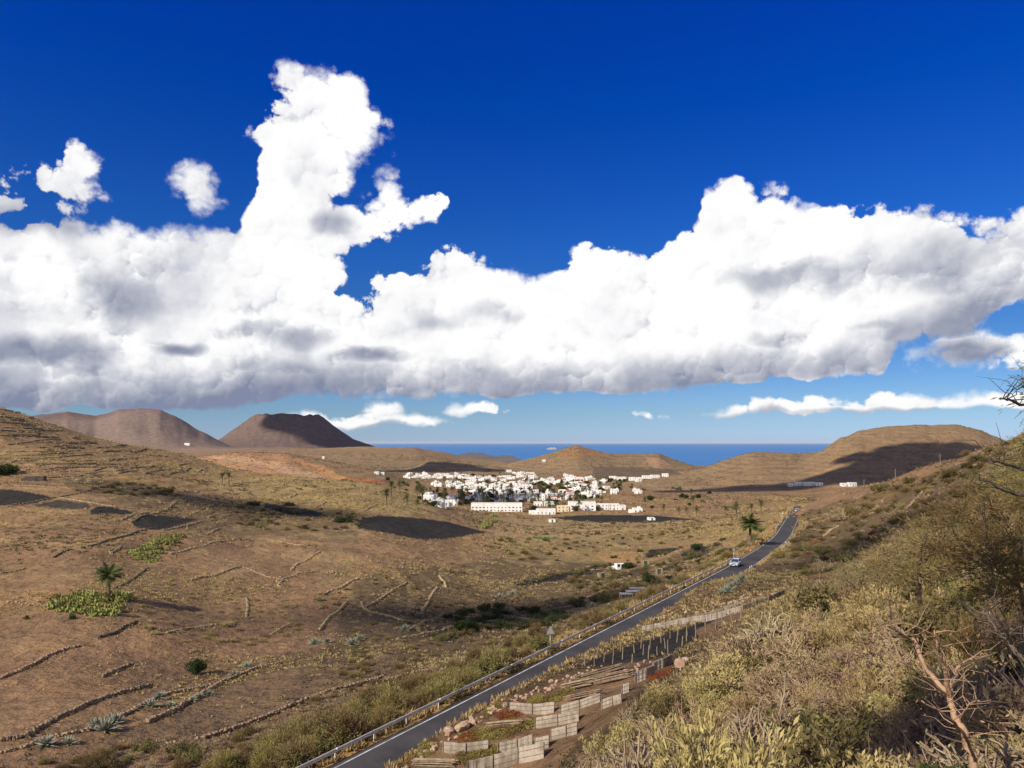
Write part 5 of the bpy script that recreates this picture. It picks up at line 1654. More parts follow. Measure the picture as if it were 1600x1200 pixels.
def pear(u, v, r_, label, group):
    e = empty('prickly_pear', hit(u, v), rnd.uniform(0, 6.28)); e.scale = (r_, r_, r_ * rnd.uniform(.65, .95))
    e.scale.z *= 1.25; obj('pads', padme, LEAF['pear'], e); tag(e, label, 'cactus', group)
for u, v in scatter_px(PEARA, 46, 8): pear(u, v, rnd.uniform(.9, 1.5), 'prickly pear clump round the near palm', 'prickly pears round the near palm')
for u, v in scatter_px(PEARB, 34, 7): pear(u, v, rnd.uniform(.9, 1.6), 'prickly pear clump in the upper yellow-green patch', 'prickly pears in the upper patch')
for u, v in scatter_px([(745,815),(775,806),(780,822),(750,826)], 8, 5): pear(u, v, rnd.uniform(2.0, 3.2), 'pale green cactus clump before the long white block', 'cacti before the village')
for u, v, r_, lab in [(165,1142,1.9,'largest agave clump, middle of the near row'),(178,1130,1.6,'agave behind the largest clump'),(150,1135,1.3,'agave left of the largest clump'),(72,1165,1.5,'agave at the lower left by the path'),(107,1163,1.2,'agave right of the lower left one'),
                   (235,1105,1.5,'agave right of the largest clump, front'),(248,1092,1.4,'agave right of the largest clump, rear'),(266,1104,1.0,'small agave after the middle pair'),(300,1096,1.1,'agave left of two small ones by the path'),(327,1086,1.0,'small agave at the path bend'),
                   (312,1090,.9,'smallest agave by the path bend'),(365,1056,1.3,'agave low of the upper pair'),(385,1043,1.3,'agave high of the upper pair'),(490,1006,1.7,'agave left of two on the mid slope'),(510,1004,1.5,'agave between the two mid slope clumps'),(550,1008,2.0,'large agave in the middle of the slope'),(562,1000,1.6,'agave just behind the large mid slope one'),
                   (655,965,2.0,'agave above the shaded wall'),(632,985,1.8,'agave left of the shaded wall'),(780,935,2.2,'pale agave clump in the ravine, left'),(800,930,2.2,'pale agave clump in the ravine, right'),(925,948,1.8,'agave by the rubble wall below the garden')]:
    agave(u, v, r_, lab)
for k in range(9):
    t_ = k / 8; u = 1128 + 34 * t_; v = 930 - 24 * t_
    agave(u + rnd.uniform(-2, 2), v + rnd.uniform(-2, 2), rnd.uniform(1.0, 1.5), 'pale agave in the row beside the road below the car, %s from the left' % ORD[k], 'agaves beside the road')

# ------------------------------------------------------------------ shrubs
def poly_shrubs(poly, n, gap, kinds, rad, hgt, name, label, cat, group, leaf=None):
    for u, v in scatter_px(poly, n, gap):
        p_ = hit(u, v)
        if p_ is None: continue
        o_, d_, _ = road_dist(np.array([p_.x]), np.array([p_.y]))
        if d_[0] < 4.4 and abs(o_[0]) < 4.4: continue
        k = rnd.choice(kinds); r_ = rnd.uniform(*rad)
        shrub(k, p_ - Vector((0, 0, .05)), r_, r_ * rnd.uniform(*hgt), name, label, cat, group, leaf)
# valley side of the road
poly_shrubs([(330,1205),(470,1150),(600,1085),(720,1040),(860,985),(885,1000),(760,1060),(640,1120),(520,1175),(470,1205)], 95, 15, ['broom', 'broom', 'olive'], (0.9, 1.9), (.8, 1.25), 'broom_shrub',
            'olive-brown broom shrub on the valley side of the guardrail', 'shrub', 'broom along the guardrail')
poly_shrubs([(0,1205),(180,1170),(330,1160),(420,1130),(470,1150),(380,1205)], 40, 18, ['olive', 'dry', 'broom'], (.6, 1.3), (.7, 1.0), 'wild_shrub', 'green-brown shrub at the bottom left corner of the fields', 'shrub', 'shrubs in the bottom left corner')
poly_shrubs([(890,980),(960,945),(1040,920),(1120,880),(1150,880),(1080,925),(1000,955),(910,1000)], 60, 9, ['broom', 'olive'], (1.0, 1.9), (.7, 1.0), 'broom_shrub', 'broom shrub on the bank between garden and road', 'shrub', 'broom on the garden bank')
poly_shrubs([(1120,880),(1160,850),(1200,825),(1222,800),(1232,800),(1215,835),(1180,862),(1140,890)], 46, 7, ['broom', 'dry', 'olive'], (1.0, 2.0), (.7, 1.0), 'wild_shrub', 'shrub on the verge beyond the roadside palm', 'shrub', 'shrubs on the far verge')
poly_shrubs([(690,960),(760,950),(860,955),(900,970),(840,985),(740,990)], 26, 13, ['olive'], (1.2, 2.4), (.6, .9), 'dark_shrub', 'dark shrub in the shaded ravine below the walls', 'shrub', 'ravine shrubs', 'round')
poly_shrubs([(780,845),(900,815),(1150,812),(1160,830),(1000,855),(860,880),(790,880)], 90, 8, ['olive', 'dry', 'broom'], (1.2, 2.6), (.5, .8), 'wild_shrub', 'low shrub on the far bank of the ravine', 'shrub', 'shrubs on the far ravine bank')
poly_shrubs([(390,785),(560,800),(560,830),(430,830),(320,810)], 40, 9, ['olive', 'broom'], (1.2, 2.4), (.5, .9), 'wild_shrub', 'shrub in the dark hollow between the cinder fields', 'shrub', 'shrubs in the hollow')
poly_shrubs([(130,765),(200,752),(290,765),(280,775),(190,775)], 26, 8, ['olive'], (1.6, 3.0), (.5, .8), 'wild_shrub', 'dark shrub in the hedge above the left cinder fields', 'shrub', 'hedge above the cinder fields')
poly_shrubs([(230,900),(300,910),(460,920),(480,1000),(380,1010),(250,1000),(190,960)], 120, 12, ['mat', 'yellow', 'mat'], (.5, 1.1), (.6, .9), 'low_shrub', 'low yellowish shrub in scrub right of the near palm', 'shrub', 'low shrubs right of the near palm', None)
poly_shrubs([(0,815),(120,810),(230,835),(150,850),(20,850)], 60, 9, ['dry', 'mat'], (.8, 1.6), (.4, .6), 'low_shrub', 'low tan shrub above the leftmost black wall', 'shrub', 'low shrubs at upper left')
poly_shrubs([(480,930),(700,880),(800,900),(680,960),(560,1000)], 100, 12, ['dry', 'olive', 'mat'], (.6, 1.3), (.4, .6), 'low_shrub', 'low shrub among the slanting pale walls', 'shrub', 'low shrubs among the slanting walls')
poly_shrubs([(880,900),(1000,868),(1120,850),(1140,862),(1060,900),(960,940),(880,955)], 90, 9, ['olive', 'olive', 'dry', 'broom'], (1.0, 2.3), (.6, 1.0), 'garden_shrub', 'shrub among the garden plots below the road', 'shrub', 'shrubs among the garden plots')
poly_shrubs([(560,1000),(700,990),(860,975),(880,985),(720,1040),(560,1085),(480,1110)], 110, 12, ['olive', 'dry', 'broom'], (.5, 1.1), (.5, .8), 'slope_shrub', 'low brown shrub on the slope above the broom thicket', 'shrub', 'low shrubs above the broom')
for u, v, r_, k in [(1318,812,4.2,'dry'),(1330,806,3.2,'broom'),(1372,768,3.0,'olive'),(1382,765,2.6,'olive'),(1420,755,2.5,'olive'),(1490,742,2.2,'olive'),(1510,712,1.5,'broom'),(1548,705,1.2,'olive')]:
    shrub(k, hit(u, v), r_, r_ * .7, 'wild_shrub', 'large grey-olive shrub on the right ridge', 'shrub', 'large shrubs on the right ridge')
poly_shrubs([(1200,865),(1260,800),(1350,775),(1450,745),(1540,705),(1600,690),(1600,790),(1450,830),(1340,880),(1250,905)], 230, 9, ['dry', 'olive', 'broom', 'olive'], (.9, 2.0), (.45, .8), 'slope_shrub',
            'scrub bush on the upper right slope', 'shrub', 'scrub on the upper right slope')

for pts, n, lab in [([(888,940),(925,934),(955,920),(982,908)], 14, 'dark hedge shrub along the pale garden wall'), ([(806,914),(850,903),(900,894),(948,884)], 18, 'dark hedge shrub along the cinder strip'), ([(1000,874),(1030,868),(1064,858)], 10, 'dark hedge shrub between the two dark plots'),
                    ([(690,1000),(750,985),(820,975),(880,965)], 16, 'dark hedge shrub along the shaded terrace'), ([(880,860),(950,845),(1040,835),(1130,822)], 20, 'dark hedge shrub along the far field edge'), ([(1060,882),(1100,876),(1140,862)], 9, 'dark hedge shrub under the plots by the road')]:
    for k in range(n):
        t_ = k / (n - 1) * (len(pts) - 1.001); i = int(t_); f_ = t_ - i
        u = pts[i][0] + (pts[i + 1][0] - pts[i][0]) * f_ + rnd.gauss(0, 2); v = pts[i][1] + (pts[i + 1][1] - pts[i][1]) * f_ + rnd.gauss(0, 1)
        r_ = rnd.uniform(.8, 1.7)
        shrub('olive', hit(u, v), r_, r_ * rnd.uniform(.6, .9), 'hedge_shrub', lab, 'shrub', lab.replace('shrub', 'shrubs'), rnd.choice(['round', None, None]))
# thicket on the slope below the viewpoint
SLOPE = [(880,1215),(940,1150),(985,1105),(1040,1062),(1080,1050),(1140,1000),(1230,945),(1300,905),(1360,870),(1450,835),(1600,770),(1600,1215)]
def sector(u, v):
    if u > 1440: return 'under the right-edge trees' if v < 1000 else 'in the lower right corner'
    if v < 985: return 'near the earth track'
    if u < 1080: return 'by the windbreaks'
    if v > 1110: return 'along the bottom edge'
    return 'in the middle thicket'
NICE = {'dry': ('dry_shrub', 'dry tan twiggy shrub'), 'olive': ('olive_shrub', 'olive-green leafy shrub'), 'yellow': ('spurge_shrub', 'yellow-green fleshy spurge'), 'antler': ('bare_shrub', 'pale grey bare-stemmed shrub'), 'broom': ('broom_shrub', 'feathery green-brown broom')}
pts_ = []
for k in range(9000):
    s_ = rnd.uniform(0.05, 0.78); Y = math.exp(rnd.uniform(math.log(8.0), math.log(130.0)))
    x = s_ * Y; z = float(ground_z(x, Y)); u, v = pix((x, Y, z))
    if v > 1330: continue
    r_ = (0.62 + 0.012 * Y) * rnd.choice((.75, 1.0, 1.3, 1.8))
    utop, vtop = pix((x, Y, z + r_ * 1.2))
    if not inpoly(SLOPE, np.array([min(max(utop, 885), 1598)]), np.array([min(vtop + 12, 1210)]))[0]: continue
    o_, d_, _ = road_dist(np.array([x]), np.array([Y]))
    if d_[0] < 8: continue
    if any((x - a) ** 2 + (Y - b) ** 2 < (0.55 * (r_ + c_)) ** 2 for a, b, c_ in pts_): continue
    pts_.append((x, Y, r_))
    if len(pts_) >= 760: break
count = {}
for x, Y, r_ in pts_:
    z = float(ground_z(x, Y)); u, v = pix((x, Y, z))
    a = rnd.random()
    if u > 1430 and v < 1050: kind = 'broom' if a < .5 else ('olive' if a < .8 else 'dry')
    elif v > 1110 and 1080 < u < 1420: kind = 'yellow' if a < .42 else ('dry' if a < .85 else ('antler' if a < .88 else 'olive'))
    elif u < 1080: kind = 'antler' if a < .20 else ('dry' if a < .65 else ('yellow' if a < .85 else 'olive'))
    else: kind = 'dry' if a < .60 else ('olive' if a < .72 else ('yellow' if a < .96 else 'antler'))
    if kind == 'dry' and count.get('dry', 0) > 290: kind = 'olive'
    count[kind] = count.get(kind, 0) + 1
    nm, lb = NICE[kind]; sec = sector(u, v)
    shrub(kind, (x, Y, z - .08), r_, r_ * rnd.uniform(.8, 1.25), nm, lb + ' ' + sec, 'shrub', lb + ' ' + sec, 'tamarisk' if kind == 'broom' and u > 1430 else ('round' if kind == 'olive' and rnd.random() < .3 else None))
# plants on the terraces
for poly, n, gap, leaf, rad, lab in [
    ([(735,1150),(790,1135),(850,1120),(840,1132),(790,1150),(750,1158)], 24, 6, None, (.5, .9), 'low yellow-green mat plant behind the lower curved windbreak'),
    ([(715,1180),(740,1170),(790,1168),(770,1185),(730,1195)], 20, 6, None, (.5, .9), 'low green mat plant before the lower curved windbreak'),
    ([(825,1095),(890,1080),(880,1095),(840,1100)], 20, 5, None, (.5, .8), 'orange-green mat plant behind the upper curved windbreak'),
    ([(720,1155),(745,1140),(760,1145),(740,1158)], 7, 7, 'red', (.4, .8), 'rust-red mat plant by the large boulders'),
    ([(780,1115),(815,1102),(810,1118),(785,1124)], 8, 7, 'red', (.4, .8), 'rust-red mat plant left of the upper curved windbreak'),
    ([(1020,1062),(1050,1040),(1062,1042),(1040,1068)], 6, 7, 'red', (.4, .7), 'rust-red mat plant by the stake plot corner'),
    ([(620,1200),(660,1165),(690,1150),(680,1180)], 10, 10, None, (.4, .7), 'yellow-green mat plant on the road edge at the bottom'),
    ([(745,1120),(790,1092),(800,1092),(770,1120)], 8, 9, None, (.4, .6), 'pale green mat plant on the road edge by the boulders'),
    ([(1255,860),(1290,838),(1285,850),(1262,868)], 8, 8, 'red', (.6, 1.1), 'orange-brown low plant on the bank right of the far road')]:
    poly_shrubs(poly, n, gap, ['mat'], rad, (.8, 1.1), 'mat_plant', lab, 'plant', lab.split(' plant ')[0] + ' plants ' + lab.split(' plant ')[1], leaf)

# ------------------------------------------------------------------ trees at the right edge
barkp = mat('pale_bark', (0.46, 0.30, 0.185), (0.33, 0.21, 0.13), scale=6, bump=0.5, bscale=25)
barkd = mat('dark_bark', (0.16, 0.12, 0.085), (0.10, 0.075, 0.055), scale=6, bump=0.5, bscale=25)
def at(u, v, Y):
    return Vector(((u - 800) / F * Y, Y, (HOR - v) / F * Y))
def limb(m, pts, r0, r1, n=7):
    q_ = _catmull([tuple(p_) for p_ in pts], 5)
    q_[1:-1] += np.random.RandomState(len(q_)).normal(0, r0 * .28, q_[1:-1].shape)
    m.tube([tuple(p_) for p_ in q_], list(np.linspace(r0, r1, len(q_))), n)
def twigs_on(m, pts, n, L, r_, rs):
    for k in range(n):
        i = rs.randint(0, len(pts) - 1); a = Vector(pts[i]).lerp(Vector(pts[i + 1]), rs.uniform(0, 1))
        d = Vector(rs.normal(0, 1, 3)); d.z = abs(d.z) * .7 + .1; d.normalize()
        b = a + d * L * rs.uniform(.4, 1); c_ = b + (d + Vector(rs.normal(0, .5, 3))).normalized() * L * .5
        m.tube([tuple(a), tuple((a + b) / 2 + Vector(rs.normal(0, .03, 3))), tuple(b), tuple(c_)], [r_, r_ * .8, r_ * .6, r_ * .3], 4, False)
rs3 = np.random.RandomState(5)
g0_ = at(1532, 1235, 7.6); g0_.z = float(ground_z(g0_.x, g0_.y)) - .1
e = empty('forked_tree', g0_)
def rel(pts): return [p_ - g0_ for p_ in pts]
main = rel([g0_, at(1524, 1195, 7.6), at(1500, 1130, 7.7), at(1480, 1087, 7.9), at(1450, 1047, 8.2), at(1428, 1003, 8.5), at(1405, 984, 8.8), at(1385, 944, 9.0)])
m = MB(); limb(m, main, .048, .010); m.build('trunk', barkp, e, True)
for pts, r0 in [([at(1482,1090,7.9), at(1478,1050,7.7), at(1466,1012,7.5), at(1460,985,7.4)], .032), ([at(1483,1090,7.9), at(1490,1060,8.3), at(1508,1034,8.6), at(1545,1022,8.9)], .03), ([at(1428,1003,8.5), at(1412,992,8.3), at(1385,978,8.0)], .018), ([at(1500,1130,7.7), at(1512,1105,7.3), at(1530,1095,7.0)], .018),
                ([at(1524,1190,7.6), at(1508,1150,7.2), at(1480,1120,6.9), at(1440,1095,6.7)], .02), ([at(1480,1087,7.9), at(1440,1055,7.5), at(1400,1030,7.3)], .016)]:
    pts = rel(pts); m = MB(); limb(m, pts, r0, .006, 6); twigs_on(m, pts, 9, .35, .006, rs3); m.build('branch', barkp, e, True)
c = np.concatenate([np.array(main[4:])[rs3.randint(0, 4, 120)] + rs3.normal(0, .22, (120, 3)), np.array(rel([at(1508,1034,8.6)]))[np.zeros(160, int)] + rs3.normal(0, .25, (160, 3))])
obj('crown', npmesh('forked_crown', *leaves(c, rs3.uniform(.03, .07, len(c)), rs3, .4)), LEAF['dry'], e)
tag(e, 'nearly bare forked tree with pale orange bark at lower right', 'tree')
# leaning limb entering from the right edge
b0_ = at(1690, 1150, 8.5); b0_.z = float(ground_z(b0_.x, b0_.y)) - .1
def feather_tree(base, limbs, name, label, clumps, leafm, bark, seed, leafn=420, spread=.42, lsize=(.07, .16)):
    rs = np.random.RandomState(seed)
    e = empty(name, base)
    m = MB(); L0 = [p_ - base for p_ in limbs[0][0]]
    limb(m, L0, limbs[0][1], limbs[0][1] * .4); m.build('trunk', bark, e, True)
    for pts, r0 in limbs[1:]:
        pts = [p_ - base for p_ in pts]
        m = MB(); limb(m, pts, r0, r0 * .25, 6); twigs_on(m, pts, 12, .5, r0 * .22, rs); m.build('branch', bark, e, True)
    cs = []; ds = []
    for (cc_, rr) in clumps:
        cc_ = np.array(cc_ - base)
        nspr = int(leafn * rr)
        d = rs.normal(0, 1, (nspr // 9 + 1, 3)); d[:, 2] = d[:, 2] * .6 + .25; d /= np.linalg.norm(d, axis=1, keepdims=True)
        o_ = cc_ + d * rr * rs.uniform(0, .55, (len(d), 1))
        for s_ in range(9):
            cs.append(o_ + d * rr * spread * (s_ / 8.0) + np.array([0, 0, -0.10 * rr]) * (s_ / 8.0) ** 2 + rs.normal(0, .02, o_.shape)); ds.append(d + np.array([0, 0, -.25 * s_ / 8]))
    cs = np.concatenate(cs); ds = np.concatenate(ds)
    obj('crown', npmesh('feather_crown', *leaves(cs, rs.uniform(lsize[0], lsize[1], len(cs)), rs, .16, ds * 1.3)), leafm, e)
    return tag(e, label, 'tree', 'trees at the right edge')
def gz(u, v, Y):
    p_ = at(u, v, Y); p_.z = float(ground_z(p_.x, p_.y)) - .1
    return p_
T = [
    # base, tip limbs, foliage clumps (u, v, Y, radius)
    (gz(1560, 1000, 21), [[(1560,960),(1550,900),(1540,840),(1535,790)], [(1550,900),(1500,850),(1480,800)], [(1545,860),(1590,820),(1610,770)]], 21,
     [(1535,800,21,.8),(1490,815,20.6,.7),(1470,860,20.2,.7),(1590,795,21.6,.9),(1560,850,20.5,.9),(1520,870,20,.8),(1600,870,20.5,.9)], 'feathery olive tree in the middle of the right edge', LEAF['tamarisk']),
    (gz(1440, 990, 27), [[(1440,960),(1436,910),(1440,860),(1450,830)], [(1438,910),(1400,880),(1380,860)], [(1440,880),(1475,850)]], 27,
     [(1440,850,27,1.0),(1395,868,26.6,.9),(1375,890,26.3,.7),(1475,850,27.3,.9),(1425,890,26,.8)], 'feathery green-brown tree left of the one at the right edge', LEAF['broom']),
    (gz(1620, 820, 30), [[(1620,800),(1610,750),(1600,710),(1600,690)], [(1610,750),(1585,735),(1565,742)], [(1608,730),(1640,690)]], 30,
     [(1604,690,30,.55),(1590,722,29.6,.8),(1615,735,29,1.0),(1645,690,30,1.0),(1570,755,29,.7),(1600,765,28.5,.9)], 'feathery tree on the ridge at the upper right edge', LEAF['tamarisk']),
    (gz(1345, 985, 40), [[(1345,960),(1342,925),(1350,890)], [(1343,925),(1320,905)]], 40,
     [(1350,895,40,1.2),(1322,908,39.5,1.0),(1370,905,40,1.0)], 'bushy green tree at the top of the thicket', LEAF['olive']),
    (gz(1600, 1010, 14), [[(1600,960),(1595,930),(1590,880),(1600,840)], [(1594,920),(1560,890),(1540,880)]], 14,
     [(1600,850,14,.8),(1560,885,13.8,.6),(1610,900,13.5,.8),(1580,930,13.4,.6)], 'green-brown feathery tree low at the right edge', LEAF['tamarisk']),
]
for base, limbs, Y, cl, lab, lf in T:
    L = []
    for i, l_ in enumerate(limbs):
        pts = [at(u, v, Y + (.15 * Y / 20) * (j if i % 2 else -j)) for j, (u, v) in enumerate(l_)]
        if i == 0: pts = [base] + pts
        L.append((pts, .075 * (Y / 21) if i == 0 else .04 * (Y / 21)))
    feather_tree(base, L, 'feathery_tree', lab, [(at(u, v, y), r_) for u, v, y, r_ in cl], lf, barkd, int(Y), 1250, .8, (.08, .19))
# tree standing outside the frame on the right whose bare limbs reach in
base = gz(1830, 1000, 9.0)
L = [([base, at(1820, 900, 9), at(1790, 760, 9), at(1760, 660, 9.2), at(1720, 620, 9.3)], .09),
     ([at(1720, 640, 9.3), at(1660, 640, 9.1), at(1600, 633, 9.0), at(1578, 625, 8.9), at(1562, 623, 8.8)], .03), ([at(1740, 650, 9.3), at(1650, 615, 9.6), at(1602, 606, 9.8), at(1588, 609, 9.9)], .02),
     ([at(1790, 760, 9), at(1700, 745, 8.8), at(1610, 735, 8.6), at(1560, 722, 8.4), at(1545, 720, 8.3)], .03),
     ([at(1805, 830, 9), at(1700, 800, 8.6), at(1600, 775, 8.2), at(1565, 765, 8.0), at(1540, 748, 7.9)], .028), ([at(1815, 900, 9), at(1690, 1050, 8.5), at(1600, 1030, 8.4), at(1580, 1006, 8.5), at(1556, 985, 8.6), at(1540, 960, 8.7), at(1530, 945, 8.8)], .04),
     ([at(1580, 1006, 8.5), at(1570, 980, 8.3), at(1553, 962, 8.2)], .02)]
feather_tree(base, L, 'overhanging_tree', 'tree outside the right edge reaching bare dark limbs into view', [(at(1640, 600, 9.6), .5), (at(1720, 590, 9.4), .8), (at(1612, 603, 9.8), .12)], LEAF['tamarisk'], barkd, 91, 900, .7, (.05, .12))

rs9 = np.random.RandomState(9)
bz = float(ground_z(-1.0, 2.0)) - .3
base = Vector((-6.4, 2.3, bz))  # tree added out of view to throw shade on the lower right thicket
lim = [([base, base + Vector((.2, 0, 4)), base + Vector((0, .3, 8)), base + Vector((.3, .2, 11.5))], .2)] + [([base + Vector((0, .1, 6 + k * .7)), base + Vector((math.cos(k * 1.7) * 1.3, math.sin(k * 1.7) * 1.3, 7 + k * .8)), base + Vector((math.cos(k * 1.7) * 2.4, math.sin(k * 1.7) * 2.2, 7.6 + k * .8))], .07) for k in range(6)]
feather_tree(base, lim, 'feathery_tree', 'unseen tree added beside the viewpoint to shade the lower right corner', [(base + Vector((rs9.uniform(-1.4, 3.4), rs9.uniform(-1.0, 2.8), 7.5 + rs9.uniform(0, 4.0))), 1.0) for k in range(46)], LEAF['tamarisk'], barkd, 19, 1500, .8, (.12, .26))

# ------------------------------------------------------------------ uncountable ground cover
def tuft_mesh(name, pts, size, rs, nleaf, hfac, spread):
    n = len(pts)
    k = np.repeat(np.arange(n), nleaf)
    a = rs.uniform(0, 6.283, len(k)); rr = rs.uniform(0, 1, len(k)) ** .6
    s_ = size[k]
    base = pts[k] + np.stack([np.cos(a) * rr * s_ * spread, np.sin(a) * rr * s_ * spread, rs.uniform(-.02, .25, len(k)) * s_ * hfac], 1)
    ang_ = rs.uniform(0, 6.283, len(k)); w = s_ * rs.uniform(.18, .34, len(k))
    sd = np.stack([np.cos(ang_) * w, np.sin(ang_) * w, np.zeros(len(k))], 1)
    tip = base + np.stack([np.cos(a) * s_ * .35 + rs.normal(0, .2, len(k)) * s_, np.sin(a) * s_ * .35 + rs.normal(0, .2, len(k)) * s_, s_ * hfac * rs.uniform(.4, 1.0, len(k))], 1)
    V = np.stack([base - sd, base + sd, tip], 1).reshape(-1, 3)
    return npmesh(name, V, np.arange(len(k) * 3).reshape(-1, 3))
def cover(name, n, wfun, size, m, nleaf, hfac, spread, label, cat, y0=45., y1=900., smin=-.75, smax_=.75):
    rs = np.random.RandomState(len(name) * 7 + n % 97)
    Y = np.exp(rs.uniform(math.log(y0), math.log(y1), n * 6)); s_ = rs.uniform(smin, smax_, n * 6)
    x = s_ * Y; z = ground_z(x, Y)
    u = 800 + F * s_; v = HOR - F * z / Y
    w = wfun(u, v, x, Y)
    of, rdd, _ = road_dist(x, Y)
    keep = (rs.uniform(0, 1, len(w)) < w) & (rdd > 3.3)
    ii = np.nonzero(keep)[0][:n]
    pts = np.stack([x[ii], Y[ii], z[ii]], 1)
    sz = (size[0] + size[1] * Y[ii]) * rs.uniform(.5, 1.4, len(ii))
    o = obj(name, tuft_mesh(name, pts, sz, rs, nleaf, hfac, spread), m)
    return tag(o, label, cat, kind='stuff')
def patchy(x, y, sc, seed, lo, hi):
    return sstep(lo, hi, fbm(x / sc, y / sc, 4, seed))
cov1 = leafmat('scrub_olive', (0.43, 0.335, 0.145), (0.31, 0.24, 0.105), 0.0, 0.1)
cov2 = leafmat('scrub_tan', (0.40, 0.29, 0.15), (0.29, 0.205, 0.105), 0.0, 0.1)
cov3 = leafmat('scrub_dark', (0.155, 0.12, 0.06), (0.11, 0.085, 0.045), 0.0, 0.1)
NOFIELD = lambda u, v: 1.0 - np.max([inpoly(f, u, v) for f in FIELDS + [PLOT, [(620,1215),(690,1150),(800,1085),(900,1045),(1020,1030),(1060,1035),(990,1110),(900,1160),(860,1215)]]], axis=0)
bare = [[(0,955),(150,985),(290,1000),(300,1070),(200,1120),(0,1130)], [(0,860),(130,865),(160,900),(100,925),(0,925)], [(280,860),(470,850),(480,880),(400,905),(290,895)], [(190,1140),(420,1050),(500,1040),(400,1110),(240,1160)]]
NB = lambda u, v: 1.0 - .9 * np.max([inpoly(f, u, v) for f in bare], axis=0)
cover('olive_scrub', 14500, lambda u, v, x, y: (.03 + .97 * patchy(x, y, 38, 71, .02, .30)) * NOFIELD(u, v) * NB(u, v) * (u < 1260), (.10, .0018), cov1, 9, .9, .8, 'olive scrub dotted over the slopes', 'scrub')
cover('tan_scrub', 11000, lambda u, v, x, y: (.03 + .97 * patchy(x, y, 30, 81, -.1, .3)) * NOFIELD(u, v) * NB(u, v), (.10, .0020), cov2, 9, .8, .9, 'dry tan scrub and grass over the slopes', 'scrub')
cover('dark_scrub', 9000, lambda u, v, x, y: (.04 + .96 * patchy(x, y, 70, 91, .05, .4)) * NOFIELD(u, v) * NB(u, v), (.12, .0024), cov3, 9, .8, .9, 'dark brown scrub in the hollows', 'scrub')
cover('far_scrub', 20000, lambda u, v, x, y: .15 + .85 * patchy(x, y, 160, 101, -.05, .35), (.3, .0011), cov3, 6, .7, .9, 'dark specks of scrub on the far hills', 'scrub', 800., 2400.)
rsw = np.random.RandomState(404)
wp = np.concatenate([np.repeat(p_, 1, 0) + rsw.normal(0, .35 + .0012 * dd, p_.shape) for p_, dd in WALLPTS])
wp = wp[rsw.uniform(0, 1, len(wp)) < .45]; wp[:, 2] = ground_z(wp[:, 0], wp[:, 1])
tag(obj('wall_weeds', tuft_mesh('wall_weeds', wp, (.10 + .0016 * wp[:, 1]) * rsw.uniform(.5, 1.3, len(wp)), rsw, 7, .8, .9), cov1), 'straw and weeds growing along the field walls', 'weeds', kind='stuff')
grassm = leafmat('dry_grass', (0.46, 0.33, 0.15), (0.34, 0.235, 0.105), 0.0, 0.2)
def vergew(u, v, x, y):
    of, rdd, _ = road_dist(x, y)
    return ((of < -2.9) & (of > -6.5)) * .9 + ((of > 2.9) & (of < 5.0)) * .3
cover('verge_grass', 9000, vergew, (.22, .0012), grassm, 12, 1.4, .8, 'golden dry grass on the road verge', 'grass', 40., 420., -.3, .5)
cover('slope_grass', 6000, lambda u, v, x, y: inpoly(SLOPE, np.clip(u, 885, 1598), np.clip(v, 0, 1210)) * .9, (.10, .003), leafmat('slope_straw', (0.26, 0.19, 0.10), (0.15, 0.11, 0.06), 0.0, 0.1), 12, 1.3, 1.2, 'dry grass and litter between the thicket shrubs', 'grass', 7., 140., .02, .80)

# ------------------------------------------------------------------ clouds overhead, out of the picture, that shade parts of the land
cloudm = mat('cloud', (0.85, 0.86, 0.88), (0.92, 0.92, 0.92), scale=0.002, rough=1.0, spec=0.0)
def cloud(target, height, rx, ry, rot, label, seed):
    """flat-based cumulus whose shadow falls round target (x, y, z)"""
    k = height / SUN_DIR.z
    c_ = Vector(target) + SUN_DIR * k
    rs = np.random.RandomState(seed)
    bm = bmesh.new()
    nb = 26
    for i in range(nb):
        a = rs.uniform(0, 6.283); r_ = rs.uniform(0, 1) ** .5
        px_, py_ = math.cos(a) * r_ * .8, math.sin(a) * r_ * .8
        s_ = (0.50 - .28 * r_) * rs.uniform(.7, 1.1)
        mt = Matrix.Translation((px_, py_, s_ * .25)) @ Matrix.Diagonal((s_, s_, s_ * .5, 1))
        bmesh.ops.create_icosphere(bm, subdivisions=3, radius=1.0, matrix=mt)
    for v_ in bm.verts:
        n_ = float(fbm(np.array([v_.co.x * 5 + seed]), np.array([v_.co.y * 5 + v_.co.z * 3]), 3, seed)[0])
        v_.co *= 1 + .18 * n_
        v_.co.z = max(v_.co.z, -.04)
        v_.co.x *= rx; v_.co.y *= ry; v_.co.z *= min(rx, ry) * .55
    me = bpy.data.meshes.new('cumulus_cloud'); bm.to_mesh(me); bm.free(); me.shade_smooth()
    o = obj('cumulus_cloud', me, cloudm, None, c_, rot)
    tag(o, label, 'cloud', 'clouds overhead out of the picture')
def gpt(u, v, Y):
    return ((u - 800) / F * Y, Y, (HOR - v) / F * Y)
cloud(gpt(1462, 745, 1150), 1300, 300, 135, R(24), 'cumulus high overhead shading the flank of the round right-hand hill', 1)
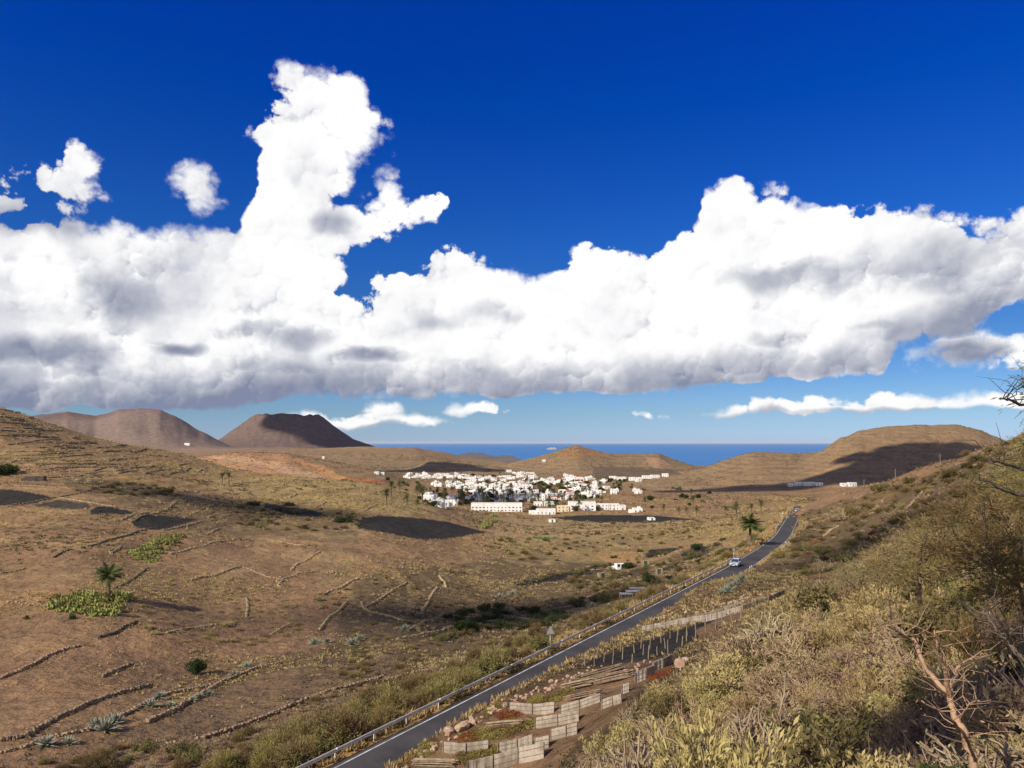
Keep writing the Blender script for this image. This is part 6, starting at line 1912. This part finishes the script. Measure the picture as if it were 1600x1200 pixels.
cloud(gpt(1215, 766, 1060), 1300, 210, 50, R(12), 'narrow cumulus overhead shading the fields left of the farm buildings', 7)
cloud(gpt(1330, 850, 125), 1500, 46, 15, R(50), 'cumulus overhead shading the slope right of the far road', 8)
cloud(gpt(752, 780, 900), 1100, 95, 75, R(0), 'small cumulus overhead shading the village centre', 2)
cloud(gpt(490, 668, 5250), 3600, 340, 420, R(10), 'cumulus off to the left shading the crater volcano', 3)
cloud(gpt(690, 730, 1750), 1700, 170, 130, R(10), 'cumulus off to the left shading the dark hill behind the village', 4)
cloud(gpt(400, 800, 400), 1500, 75, 30, R(-15), 'cumulus overhead shading the hollow by the cinder fields', 5)
cloud(gpt(800, 958, 190), 1500, 58, 20, R(35), 'cumulus overhead shading the ravine below the road', 6)

# ------------------------------------------------------------------ look-alikes are told apart by their place in the row
bpy.context.view_layer.update()
same = {}
for o in COL.objects:
    if o.parent is None and o.get('label') and o.get('kind') != 'stuff':
        same.setdefault(o['label'], []).append(o)
for lab, os_ in same.items():
    if len(os_) < 2: continue
    rows = max(1, -(-len(os_) // 40))
    os_.sort(key=lambda o: o.location.y)
    per = -(-len(os_) // rows)
    for r_ in range(rows):
        row = sorted(os_[r_ * per:(r_ + 1) * per], key=lambda o: o.location.x / max(o.location.y, 1.0))
        where = '' if rows == 1 else ('nearer half ' if rows == 2 and r_ == 0 else 'farther half ' if rows == 2 else ORD[r_] + ' row ')
        for k, o in enumerate(row):
            o['label'] = lab + ', ' + where + ORD[k] + ' from left'

# ------------------------------------------------------------------ air
hz_m = bpy.data.materials.new('haze'); hz_m.use_nodes = True
t = NT(hz_m.node_tree)
pv = t.n('ShaderNodeVolumePrincipled', ins={'Color': (0.80, 0.88, 1.0), 'Density': 3e-6, 'Anisotropy': 0.0})
t.n('ShaderNodeOutputMaterial', ins={'Volume': pv.outputs[0]})
hm = MB(); hm.box((0, 0, 0), (900000, 900000, 2 * 340.0)); hz = hm.build('haze', hz_m)
tag(hz, 'thin pale blue sea haze over the land', 'haze', kind='stuff')
